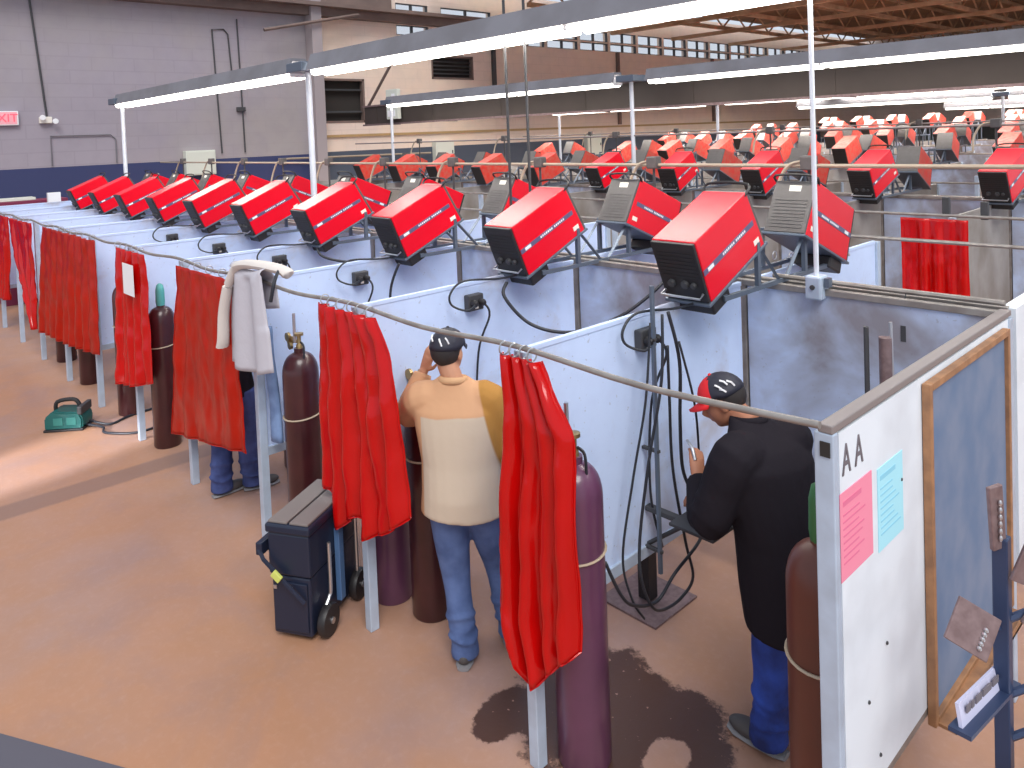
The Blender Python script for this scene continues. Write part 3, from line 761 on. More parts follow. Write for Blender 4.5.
# steel fixture post with base plate and arm in first booth
t = thing('conduit_post', 'thin dark steel conduit post on the first divider under the nearest machine', 'post', (-1.215, .78, .55))
b2 = nb(); tube(b2, [(0, 0, 0), (0, 0, 1.42)], .013, 6); ob('pipe', b2, M_STAND, t, smooth=True)
for z in (.1, .6, 1.15):
    b2 = nb(); bx(b2, -.085, .016, -.010, .010, z, z + .016, .003); ob('clip', b2, M_DARK, t)
t = thing('positioner_base', 'black stub post on a floor plate, seen under the first divider', 'work post', (-1.68, 1.27, 0))
b2 = nb(); bx(b2, -.04, .04, -.04, .04, .012, .62, .004); ob('column', b2, M_BLACK, t)
b2 = nb(); bx(b2, -.2, .2, -.2, .2, 0, .012); ob('floor_plate', b2, M_PLATE, t)
t = thing('work_table', 'small dark steel work table in front of the person in black', 'table', (-.98, .80, 0))
b2 = nb(); bx(b2, -.12, .12, -.10, .12, .86, .875, .003); ob('table_top', b2, M_DARK, t)
b2 = nb(); bx(b2, -.32, -.10, -.02, .02, .835, .86, .003); ob('arm', b2, M_DARK, t)
b2 = nb(); tube(b2, [(-.32, 0, .66), (-.08, 0, .845)], .012, 6); ob('brace', b2, M_DARK, t)
# long green-grey bench strip at the foot of the back panel
b2 = nb(); tube(b2, [(-1.2, 1.70, .58), (-.05, 1.70, .58)], .02, 6)
tag(ob('foot_rail', b2, M_RAIL), 'steel tube low across the back of the first booth', 'rail')
# vertical bars on the inside of the end board
t = thing('standing_tube', 'dark standing tube with a steel rod inside the first booth, seen over the end board', 'tube', (-.33, 1.3, 0))
b2 = nb(); tube(b2, [(0, 0, 0), (0, 0, 1.76)], .028, 10); ob('tube', b2, M_PLATE, t, smooth=True)
b2 = nb(); tube(b2, [(-.075, -.02, .0), (-.075, -.02, 1.80)], .012, 8); ob('rod', b2, M_DARK, t, smooth=True)
b2 = nb(); tube(b2, [(.05, .02, .0), (.02, .01, 1.83)], .008, 8); ob('rod', b2, M_STEEL, t, smooth=True)
b2 = nb(); bx(b2, -.09, .045, -.03, .03, 1.2, 1.23); ob('bracket', b2, M_DARK, t)
b2 = nb(); bx(b2, -.44, -.415, 1.775, 1.787, 1.62, 1.70); h = tag(ob('hook_plate', b2, M_DARK), 'small dark hook plate hanging on the blue back panel of the first booth', 'hook')
b2 = nb(); tube(b2, smooth_pts([(-.43, 1.78, 1.70), (-.425, 1.79, 1.80), (-.42, 1.80, 1.86)]), .003, 5); ob('wire', b2, M_DARK, h)
# small things on the far rail
for x, z, lab in ((-1.05, 1.83, 'small grey clamp on the pipe above the far red curtain'), (-1.36, 1.86, 'small grey post cap behind the far red curtain')):
    b2 = nb(); bx(b2, x - .03, x + .03, PAIR - .02, PAIR + .03, z - .02, z + .14, .006); tag(ob('pipe_clamp', b2, M_DARK), lab, 'clamp')

# ------------------------------------------------------------------ light fixtures
def fixture(y, segs, z, lab, posts, first_post_z=0.0, w=.30, hoodh=.17):
    t = thing('light_fixture', lab, 'light fixture', (0, y, z))
    for (a, b) in segs:
        b2 = nb()
        # sloped reflector hood profile
        prof = [(-w / 2, 0), (-w * .28, hoodh), (w * .28, hoodh), (w / 2, 0), (w * .42, 0), (w * .24, hoodh * .8), (-w * .24, hoodh * .8), (-w * .42, 0)]
        va = [b2.verts.new((a, q[0], q[1])) for q in prof]; vb = [b2.verts.new((b, q[0], q[1])) for q in prof]
        for i in range(8): b2.faces.new((va[i], va[(i + 1) % 8], vb[(i + 1) % 8], vb[i]))
        b2.faces.new(va[::-1]); b2.faces.new(vb)
        ob('hood', b2, M_HOOD, t)
        L = a
        while L > b + .2:
            e = max(b, L - 2.4)
            for s in (-1, 1):
                b2 = nb(); tube(b2, [(L - .04, s * .07, -.012), (e + .04, s * .07, -.012)], .046, 8); ob('tube_lamp', b2, M_TUBE, t, smooth=True)
            b2 = nb(); bx(b2, L - .035, L, -.1, .1, -.035, .06); ob('lamp_socket', b2, M_WHITE, t)
            L = e
    for i, x in enumerate(posts):
        b2 = nb(); tube(b2, [(x, 0, -z + first_post_z), (x, 0, .0)], .033, 10); ob('post', b2, M_LPOST, t, smooth=True)
        b2 = nb(); bx(b2, x - .17, x + .17, -.17, .17, .0, .1, .008); ob('post_bracket', b2, M_STAND, t)
    return t
fixture(D, [(2.2, -6.25), (-6.68, -13.0)], 3.47, 'long suspended fluorescent light line above the front double row', [-6.47, -12.98], 0)
fixture(D + PAIR, [(1.5, -5.98), (-6.6, -12.95)], 3.45, 'long fluorescent light line above the brown duct of the middle double row', [-6.34, -12.9], 0)
fixture(D + 2 * PAIR, [(1, -8), (-8.5, -13.2)], 3.22, 'long fluorescent light line above the third double row', [-8.2, -13.0], 0, w=.24, hoodh=.1)
fixture(D + 3 * PAIR, [(0, -4), (-4.3, -9)], 3.14, 'fluorescent light line above the fourth double row', [-4.1], 0)
fixture(D + 4 * PAIR, [(-1, -7)], 2.98, 'fluorescent light line above the fifth double row', [-4.1], 0)
# small cleat hanging from the near hood
# duct under the second light line
t = thing('fume_duct', 'long brown-grey rectangular duct running below the second light line', 'duct', (0, PAIR + D + 1.0, 3.055))
b2 = nb(); bx(b2, -15.0, 2.0, -.36, .30, 0, .46, .01); ob('duct_body', b2, M_DUCT, t)
for z_ in (-.02, .43):
    b2 = nb(); bx(b2, -15.05, 2.0, -.385, -.355, z_, z_ + .04); ob('edge_flange', b2, M_PLATE, t)
for i in range(8):
    b2 = nb(); x = -14.5 + i * 2.2; bx(b2, x, x + .05, -.37, .31, -.012, .472); ob('joint_band', b2, M_DUCT, t)
b2 = nb(); tube(b2, [(-14.9, -.3, .46), (-13.9, -.3, 1.35)], .035, 6); ob('brace', b2, M_BEAM, t)
b2 = nb(); bx(b2, -13.85, -13.4, -.49, -.395, .10, .78, .01); tb = tag(ob('control_box', b2, M_BOX), 'pale green control box fixed to the left end of the brown duct', 'control box'); tb.location = (0, PAIR + D + 1.0, 3.055)
for q in ((-13.62, -13.5, .53, .68), (-13.8, -13.5, .16, .30)):
    b2 = nb(); bx(b2, q[0], q[1], -.496, -.49, q[2], q[3]); ob('label_plate', b2, M_WHITE, tb)

# thin vertical rods
def rod(lab, x, y, z0, z1, r, m, foot=False):
    t = thing('support_rod', lab, 'rod', (x, y, z0))
    b2 = nb(); tube(b2, [(0, 0, 0), (0, 0, z1 - z0)], r, 8); ob('rod', b2, m, t, smooth=True)
    if foot:
        b2 = nb(); bx(b2, -.045, .045, -.05, .05, -.02, .11, .012); ob('foot_clamp', b2, M_POST, t)
        b2 = nb(); bx(b2, .05, .075, -.02, .02, .05, .1); ob('bolt', b2, M_STAND, t)
        b2 = nb(); lathe(b2, [(.014, 0), (.014, -.008), (.0, -.009)], (0, -.05, .05), 8, 'y'); ob('bolt', b2, M_DARK, t)
rod('white vertical rod clamped to the rail at the back of the first booth', -.86, D - .075, H - .03, 5.6, .014, M_LPOST, True)
rod('thin dark rod hanging behind the second front-row machine, left of the pair', -3.34, D, H + .2, 5.6, .011, M_DARK)
rod('thin dark rod hanging behind the second front-row machine, right of the pair', -3.12, D, H + .2, 5.6, .011, M_DARK)

# column at far right
b2 = nb(); bx(b2, -1.42, -.9, 17.0, 17.4, 1.0 - 1.0, 6.7); struct(ob('trim_3', b2, mat('blue_column_paint', (0.20, 0.25, 0.36), 0.5)))

# ------------------------------------------------------------------ things on the left wall
xw = ROOMX
t = thing('exit_sign', 'red and white lit EXIT sign on the grey block wall', 'sign', (xw + .02, 1.0, 3.3))
b2 = nb(); bx(b2, 0, .06, -.3, .22, 0, .3, .01); ob('housing', b2, M_WHITE, t)
b2 = text_bm('EXIT', .24, .004); b2.transform(Matrix(((0, 0, 1, .064), (-1, 0, 0, -.04), (0, 1, 0, .15), (0, 0, 0, 1)))); 
b2.free()
b2 = text_bm('EXIT', .24, .004); b2.transform(Matrix(((0, 0, 1, .066), (1, 0, 0, -.04), (0, 1, 0, .15), (0, 0, 0, 1)))); ob('lettering', b2, mat('red_sign_letters', (0.9, 0.05, 0.08), 0.5, emit=(1, .08, .12), es=1.2), t)
b2 = nb(); bx(b2, .06, .062, -.27, .19, .02, .28); ob('face', b2, mat('pink_sign_face', (0.95, .45, .5), 0.5), t)
t = thing('emergency_light', 'small twin-headed emergency lamp right of the EXIT sign', 'emergency light', (xw + .01, 1.72, 3.33))
b2 = nb(); bx(b2, 0, .08, -.12, .12, 0, .14, .01); ob('housing', b2, M_STICK, t)
for s in (-1, 1):
    b2 = nb(); lathe(b2, [(.03, 0), (.06, .06), (.055, .07)], (.08, s * .12 + .05, .08 - .04 * s), 12, 'x'); ob('lamp_head', b2, M_WHITE, t, smooth=True)
def conduit(lab, pts, r=.018):
    b2 = nb(); tube(b2, pts, r, 6); tag(ob('wall_conduit', b2, M_DARK if r > .015 else M_HOOD), lab, 'conduit')
conduit('thin conduit dropping from the roof to the emergency lamp', [(xw + .03, 1.55, 6.1), (xw + .03, 1.75, 3.48)], .022)
conduit('conduit below the emergency lamp bending right along the wall', [(xw + .03, 1.8, 2.4), (xw + .03, 1.8, 3.05), (xw + .03, 3.0, 3.05), (xw + .03, 3.1, 2.95), (xw + .03, 3.1, 2.4)], .014)
conduit('left conduit of the two running up the grey wall above the wall cabinet', [(xw + .03, 5.55, 2.5), (xw + .03, 5.45, 5.6), (xw + .03, 5.75, 5.62), (xw + .03, 5.85, 5.5), (xw + .03, 5.9, 4.55)], .018)
conduit('right conduit of the two running up the grey wall above the wall cabinet', [(xw + .03, 6.15, 2.5), (xw + .03, 6.1, 5.9)], .018)
b2 = nb(); bx(b2, xw + .005, xw + .08, 5.98, 6.2, 3.55, 3.66, .01); tag(ob('junction_box', b2, M_DARK), 'small dark junction box on the right wall conduit', 'junction box')
for (yy, z0, w, h, lab) in ((4.95, 2.0, .36, .6, 'pale grey wall cabinet above the left machines'), (12.5, 1.85, .36, .72, 'pale panel box on the tan wall behind the machines, left of two'), (19.6, 1.8, .4, .75, 'pale panel box on the tan wall behind the machines, right of two'), (25.5, 1.8, .4, .8, 'pale panel box far along the tan wall')):
    t = thing('wall_cabinet', lab, 'wall cabinet', (xw + .01, yy, z0))
    b2 = nb(); bx(b2, 0, .2, -w, w, 0, h, .01); ob('case', b2, M_BOX, t)
    b2 = nb(); bx(b2, .2, .212, -w + .03, w - .03, .03, h - .03, .004); d = ob('door', b2, M_BOX, t)
    b2 = nb(); bx(b2, .212, .23, w - .1, w - .07, h * .45, h * .58); ob('latch', b2, M_DARK, d)
b2 = nb(); bx(b2, -15.5, -15.0, .3, 1.4, 0, 1.85, .01)
t = tag(ob('metal_cabinet', b2, mat('maroon_cabinet_paint', (0.20, 0.02, 0.06), 0.5)), 'low maroon metal cabinet at the left beyond the last booth', 'cabinet')
b2 = nb(); bx(b2, -15.45, -15.1, .35, .9, 1.855, 1.90); tag(ob('tray', b2, M_BOX), 'pale tray lying on the maroon cabinet', 'tray')
b2 = nb(); bx(b2, -14.72, -14.62, 1.0, 1.2, 0, 1.98); tag(ob('placard', b2, M_WHITE), 'white upright placard at the far left end of the booths', 'placard')
# pipes along band height on the wall
b2 = nb(); tube(b2, [(xw + .12, 7, 2.28), (xw + .12, 12, 2.22)], .03, 6); tag(ob('wall_pipe', b2, M_CREAM), 'horizontal pipe along the dark band of the wall behind the lamp post', 'pipe')
b2 = nb(); bx(b2, xw + .02, xw + .05, 8.3, 38, 2.80, 2.87); tag(ob('wall_rail', b2, mat('ochre_rail', (0.42, 0.27, 0.12), .6)), 'ochre rail running along the tan wall above the dark band', 'rail')
for i, yy in enumerate((14.8, 21.3, 28)):
    b2 = nb(); bx(b2, xw + .01, xw + .12, yy - .06, yy + .06, 4.2 if i == 0 else 2.9, 5.7); tag(ob('wall_strut', b2, M_DARK if i == 0 else M_BEAM), 'dark vertical strut on the tan wall, %s from the left' % ('first', 'second', 'third')[i], 'strut')

# ------------------------------------------------------------------ floor things
# wheeled toolbox
t = thing('rolling_toolbox', 'navy plastic rolling toolbox with grey lid under the red curtain', 'toolbox', (-2.955, -.42, 0), (0, 0, R(30)))
b2 = nb(); bx(b2, 0, .24, 0, .50, .03, .36, .012); ob('lower_case', b2, M_TBOX, t)
b2 = nb(); bx(b2, .015, .225, -.012, 0, .06, .33, .004); ob('front_recess', b2, M_TBOX, t)
b2 = nb(); bx(b2, -.01, .25, -.01, .51, .365, .60, .012); ob('upper_case', b2, M_TBOX, t)
b2 = nb(); bx(b2, -.02, .26, -.02, .52, .60, .65, .012); l = ob('lid', b2, M_TBOX, t)
b2 = nb(); bx(b2, -.005, .115, -.005, .505, .65, .664, .004); bx(b2, .13, .245, -.005, .505, .65, .664, .004); ob('lid_panel', b2, M_TLID, l)
b2 = nb(); tube(b2, [(-.06, -.02, .50), (-.02, -.04, .46), (.12, -.035, .33), (.22, -.03, .24)], .012, 6); bx(b2, -.075, -.035, -.03, .1, .47, .54, .006); ob('handle', b2, M_TBOX, t)
b2 = nb(); box(b2, (.07, -.055, .385), (.06, .02, .04), Matrix.Rotation(R(40), 3, 'Y'), .004); ob('latch', b2, M_YEL, t)
for z in (.30,):
    for x in (.02, .12):
        b2 = nb(); bx(b2, x, x + .02, -.018, -.012, z - .01, z + .01); ob('rivet', b2, M_STEEL, t)
for yy in (.09, .44):
    b2 = nb(); lathe(b2, [(.03, 0), (.082, .002), (.088, .012), (.088, .038), (.082, .048), (.03, .05)], (.262, yy, .088), 22, 'x'); wv = ob('wheel', b2, M_BLACK, t, smooth=True)
    b2 = nb(); lathe(b2, [(.018, 0), (.018, .008), (.002, .009)], (.312, yy, .088), 10, 'x'); ob('hub', b2, M_STEEL, wv, smooth=True)
b2 = nb(); tube(b2, smooth_pts([(.285, .13, .50), (.285, .13, .25), (.28, .12, .2), (.275, .06, .14)], 4), .011, 8); ob('telescopic_bar', b2, M_STEEL, t, smooth=True)
b2 = nb(); tube(b2, [(.285, .43, .50), (.285, .43, .12)], .011, 8); ob('telescopic_bar', b2, M_STEEL, t, smooth=True)
b2 = nb(); bx(b2, .252, .285, .24, .29, .1, .52, .004); ob('back_rib', b2, mat('steel_blue_plastic', (.08, .16, .32), .4), t)
# teal portable machine
t = thing('portable_unit', 'small teal green portable machine with black handle alone on the walkway floor', 'portable machine', (-7.47, -.40, 0), (0, 0, R(52)))
t.scale = (.88, .88, .9)
b2 = nb()
prof = [(-.2, .02), (.2, .02), (.21, .12), (.17, .2), (-.12, .22), (-.2, .15)]
va = [b2.verts.new((x, -.13, z)) for x, z in prof]; vb = [b2.verts.new((x, .13, z)) for x, z in prof]
for i in range(6): b2.faces.new((va[i], va[(i + 1) % 6], vb[(i + 1) % 6], vb[i]))
b2.faces.new(va[::-1]); b2.faces.new(vb); bmesh.ops.bevel(b2, geom=b2.edges[:], offset=.015, segments=2, affect='EDGES')
ob('body', b2, M_TEALM, t, smooth=True)
b2 = nb(); bx(b2, -.21, .21, -.14, .14, 0, .025, .006); ob('base', b2, M_BLACK, t)
b2 = nb(); tube(b2, smooth_pts([(-.13, 0, .19), (-.11, 0, .29), (.06, 0, .31), (.12, 0, .26), (.13, 0, .19)], 4), .022, 8); ob('handle', b2, M_BLACK, t, smooth=True)
for x in (-.1, .04):
    b2 = nb(); bx(b2, x, x + .1, -.136, -.13, .07, .15); ob('vent_plate', b2, mat('dull_teal', (.03, .2, .18), .5), t)
b2 = nb(); bx(b2, .15, .2, -.13, .13, .17, .26, .01); ob('end_guard', b2, M_DARK, t)
cable('black cable running from the teal machine to the booths', [(-7.33, -.28, .03), (-7.15, -.18, .02), (-7.0, -.2, .012), (-6.8, -.05, .012), (-6.75, .1, .012), (-6.85, .4, .012)], .012)
cable('second black lead from the teal machine passing behind the thin post', [(-7.36, -.24, .05), (-7.2, -.1, .015), (-7.3, .1, .012), (-7.35, .4, .012)], .012)
# blue-grey clutter at far left
for i, (x, y, a) in enumerate(((-11.6, .3, .2), (-12.4, .35, -.3))):
    t = thing('stool', 'dark steel stool in the shadow under the leftmost curtains, %s one' % ('right' if i == 0 else 'left'), 'stool', (x, y + .2, 0), (0, 0, a))
    b2 = nb(); lathe(b2, [(.17, .46), (.18, .48), (.17, .5)], n=16); ob('seat', b2, M_NAVYP, t)
    for q in range(4):
        an = q * PI / 2 + .7; b2 = nb(); tube(b2, [(.19 * math.cos(an), .19 * math.sin(an), 0), (.12 * math.cos(an), .12 * math.sin(an), .46)], .013, 6); ob('leg', b2, M_NAVYP, t)
# black mat bottom left
b2 = nb(); pl = [(-3.55, -1.83), (-2.42, -1.20), (-1.85, -2.22), (-2.98, -2.85)]
va = [b2.verts.new((x, y, .001)) for x, y in pl]; vb = [b2.verts.new((x, y, .012)) for x, y in pl]
b2.faces.new(va[::-1]); b2.faces.new(vb)
for i in range(4): b2.faces.new((va[i], va[(i + 1) % 4], vb[(i + 1) % 4], vb[i]))
tag(ob('floor_mat', b2, mat('dark_rubber', (.10, .095, .12), .6)), 'dark rubber mat corner at the bottom left of the picture', 'mat')

# garment over the rail
def garment():
    t = thing('hanging_jacket', 'light grey jacket thrown over the rail between the orange and red curtains', 'jacket', (-3.78, -.05, 0))
    bm = nb(); nu, nv = 22, 34; g = []
    for j in range(nv + 1):
        v = j / nv; row = []
        for i in range(nu + 1):
            u = i / nu
            # front hangs low, top goes over the rail, short piece behind
            s = v * 1.05
            if s < .62: z = 1.26 + s; y = -.085
            elif s < .82:
                a = (s - .62) / .2 * PI; z = 1.88 + .05 * math.sin(a); y = -.045 - .045 * math.cos(a)
            else: z = 1.88 - (s - .82) * .9; y = .015
            wd = .30 - .02 * math.sin(v * 5); 
            x = (u - .5) * 2 * wd * (1 - .28 * max(0, min(1, (z - 1.5) / .4))) + .05 * (1 - v) * (u - .5)
            if s < .62: y += .028 * math.sin(u * 12 + 1.2) * (1 - v * .7)
            z += .02 * math.sin(u * 5 + 2) + (.06 * (u - .5) if s < .3 else 0)
            row.append(bm.verts.new((x, y, z)))
        g.append(row)
    for j in range(nv):
        for i in range(nu): bm.faces.new((g[j][i], g[j][i + 1], g[j + 1][i + 1], g[j + 1][i]))
    c = ob('body_cloth', bm, M_CLOTH, t, smooth='full'); md = c.modifiers.new('t', 'SOLIDIFY'); md.thickness = .006
    b2 = nb(); tube(b2, smooth_pts([(-.22, -.10, 1.80), (-.1, -.08, 1.93), (.1, -.03, 1.95), (.3, .03, 1.93), (.36, .05, 1.90)], 5), [.03] * 5 + [.045] * 5 + [.055] * 5 + [.05] * 5 + [.03], 10, ry=.03)
    ob('collar', b2, M_CLOTHC, t, smooth=True)
    b2 = nb(); tube(b2, smooth_pts([(-.24, -.1, 1.78), (-.30, -.11, 1.6), (-.33, -.11, 1.42), (-.35, -.11, 1.36)], 5), [.035 + .001 * q for q in range(16)], 10, ry=.03); ob('sleeve', b2, M_CLOTHC, t, smooth=True)
    b2 = nb(); tube(b2, smooth_pts([(.32, .0, 1.93), (.40, -.07, 1.88), (.38, -.09, 1.76)], 4), .012, 6); ob('strap', b2, M_CABLE, t, smooth=True)
garment()
bm = nb()
tube(bm, smooth_pts([(-3.84, .03, 1.50), (-3.81, .02, 1.3), (-3.79, .035, 1.0), (-3.77, .03, .74)], 4), [.05 + .002 * i for i in range(13)], 14, ref=Vector((0, 1, 0)), ry=[.028 + .002 * math.sin(i * 1.3) for i in range(13)])
tag(ob('hanging_denim', bm, mat('pale_denim', (.20, .30, .52), .85, col2=(.10, .16, .32), scale=9, amount=.7), smooth='full'), 'pale blue denim garment hanging under the grey jacket behind the booth post', 'garment')

# sample stand at right
t = thing('sample_stand', 'blue steel stand with welded sample plates at the right edge', 'display stand', (.33, .46, 0))
b2 = nb(); bx(b2, -.022, .022, -.022, .022, 0, 1.43, .004); ob('post', b2, M_NAVYP, t)
b2 = nb(); bx(b2, -.2, .2, -.2, .2, 0, .02, .004); ob('base', b2, M_NAVYP, t)
b2 = nb(); box(b2, (-.005, -.03, 1.50), (.055, .016, .20), Matrix.Rotation(R(66), 3, 'Z') @ Matrix.Rotation(R(-4), 3, 'Y'), .004)
pl_ = ob('sample_plate', b2, M_PLATE, t)
b2 = nb()
for q in range(6): ell(b2, (.008, -.036, 1.44 + q * .022), (.006, .006, .010), None, 8)
ob('weld_bead', b2, M_STEEL, pl_)
rr_ = Matrix.Rotation(R(45), 3, 'Z') @ Matrix.Rotation(R(-20), 3, 'X') @ Matrix.Rotation(R(32), 3, 'Y')
b2 = nb(); box(b2, (-.04, -.15, 1.19), (.13, .012, .13), rr_, .003); pl_ = ob('sample_plate', b2, M_PLATE, t)
b2 = nb(); tube(b2, [(0, 0, 1.14), (-.04, -.13, 1.18)], .010, 6); ob('arm', b2, M_NAVYP, t)
b2 = nb()
for q in range(5): c_ = Vector((-.04, -.15, 1.19)) + rr_ @ Vector((.03, -.009, -.04 + q * .014)); ell(b2, c_, (.008, .006, .008), None, 8)
ob('weld_bead', b2, M_STEEL, pl_)
rz = Matrix.Rotation(R(88), 3, 'Z') @ Matrix.Rotation(R(9), 3, 'Y')
o_ = Vector((-.02, -.13, .995))
b2 = nb(); box(b2, o_ + rz @ Vector((0, -.01, -.035)), (.44, .06, .012), rz); ob('tray', b2, M_NAVYP, t)
b2 = nb(); box(b2, o_ + rz @ Vector((0, .0, .0)), (.40, .010, .065), rz @ Matrix.Rotation(R(-12), 3, 'X')); npl = ob('name_plate', b2, mat('lilac_plate', (.60, .60, .78), .4), t)
b2 = nb()
for q, (a, w_) in enumerate(((0, .03), (.04, .02), (.075, .045), (.135, .07), (.22, .05))): box(b2, o_ + rz @ Vector((-.17 + a + w_ / 2, -.010, .012)), (w_, .004, .020), rz)
box(b2, o_ + rz @ Vector((-.0, -.004, -.016)), (.34, .004, .006), rz)
ob('lettering', b2, M_INK, npl)
for (z, l_) in ((1.22, .2), (.98, .22), (.84, .22)):
    b2 = nb(); tube(b2, [(.0, 0, z - .06), (.16, .12, z + .04)], .012, 6); ob('arm', b2, M_NAVYP, t)
b2 = nb(); box(b2, (.08, .03, 1.37), (.10, .012, .16), Matrix.Rotation(R(50), 3, 'Z') @ Matrix.Rotation(R(25), 3, 'Y'), .003); ob('sample_plate', b2, M_PLATE, t)
b2 = nb(); box(b2, (.08, .04, 1.18), (.08, .012, .06), Matrix.Rotation(R(50), 3, 'Z') @ Matrix.Rotation(R(35), 3, 'Y'), .003); ob('sample_plate', b2, M_PLATE, t)
t = tag(ob('storage_bin', (lambda b: (bx(b, .45, .75, .25, .55, 0, .82, .01), b)[1])(nb()), M_WHITE), 'white bin at the bottom right corner beside the blue stand', 'bin')
b2 = nb(); bx(b2, .44, .76, .24, .56, .82, .85, .008); ob('lid', b2, M_WHITE, t)

# ------------------------------------------------------------------ people
def rem(o, vox, sm=3):
    m1 = o.modifiers.new('remesh', 'REMESH'); m1.mode = 'VOXEL'; m1.voxel_size = vox; m1.use_smooth_shade = True
    m2 = o.modifiers.new('smooth', 'SMOOTH'); m2.factor = .6; m2.iterations = sm
def hand(bm, wrist, d, up, side, curl=.5, s=1.0):
    """palm + four bent fingers + thumb; d = direction of fingers, up = back of the hand normal, side=+1 right hand"""
    d = Vector(d).normalized(); up = (Vector(up) - d * Vector(up).dot(d)).normalized(); ac = d.cross(up).normalized()
    w = Vector(wrist)
    tube(bm, [w - d * .02, w + d * .03 * s, w + d * .085 * s], [.026, .036, .040], 10, ref=up, ry=[.02, .016, .014])
    for i, (o, L) in enumerate(((-.029, .068), (-.010, .078), (.010, .073), (.028, .058))):
        b = w + d * .08 * s + ac * o * s
        p1 = b + d * L * .45; an = curl
        d2 = (d * math.cos(an) - up * math.sin(an)); p2 = p1 + d2 * L * .32
        d3 = (d * math.cos(an * 2) - up * math.sin(an * 2)); p3 = p2 + d3 * L * .26
        tube(bm, [b - d * .01, p1, p2, p3], [.0095, .009, .0085, .007], 8)
    tb = w + d * .025 * s - ac * side * .032
    tube(bm, [tb, tb - ac * side * .025 + d * .025, tb - ac * side * .03 + d * .055 - up * .015], [.012, .011, .009], 8)
def head(bm, c, fr, s=1.0):
    """c = head centre, fr = 3x3 frame (x right, y forward, z up)"""
    F = lambda x, y, z: Vector(c) + fr @ Vector((x * s, y * s, z * s))
    ell(bm, F(0, -.012, .025), (.076 * s, .095 * s, .095 * s), fr, 20)
    ell(bm, F(0, .02, -.035), (.062 * s, .075 * s, .082 * s), fr, 16)
    ell(bm, F(0, .055, -.085), (.032 * s, .028 * s, .026 * s), fr, 12)
    tube(bm, [F(0, .085, .015), F(0, .113, -.03), F(0, .098, -.042)], [.009, .015, .012], 8)
    for q in (-1, 1):
        ell(bm, F(q * .076, -.008, -.012), (.010 * s, .02 * s, .033 * s), fr, 10)
        ell(bm, F(q * .03, .075, .03), (.022 * s, .014 * s, .008 * s), fr, 10)
    ell(bm, F(0, .088, -.062), (.024 * s, .010 * s, .006 * s), fr, 10)
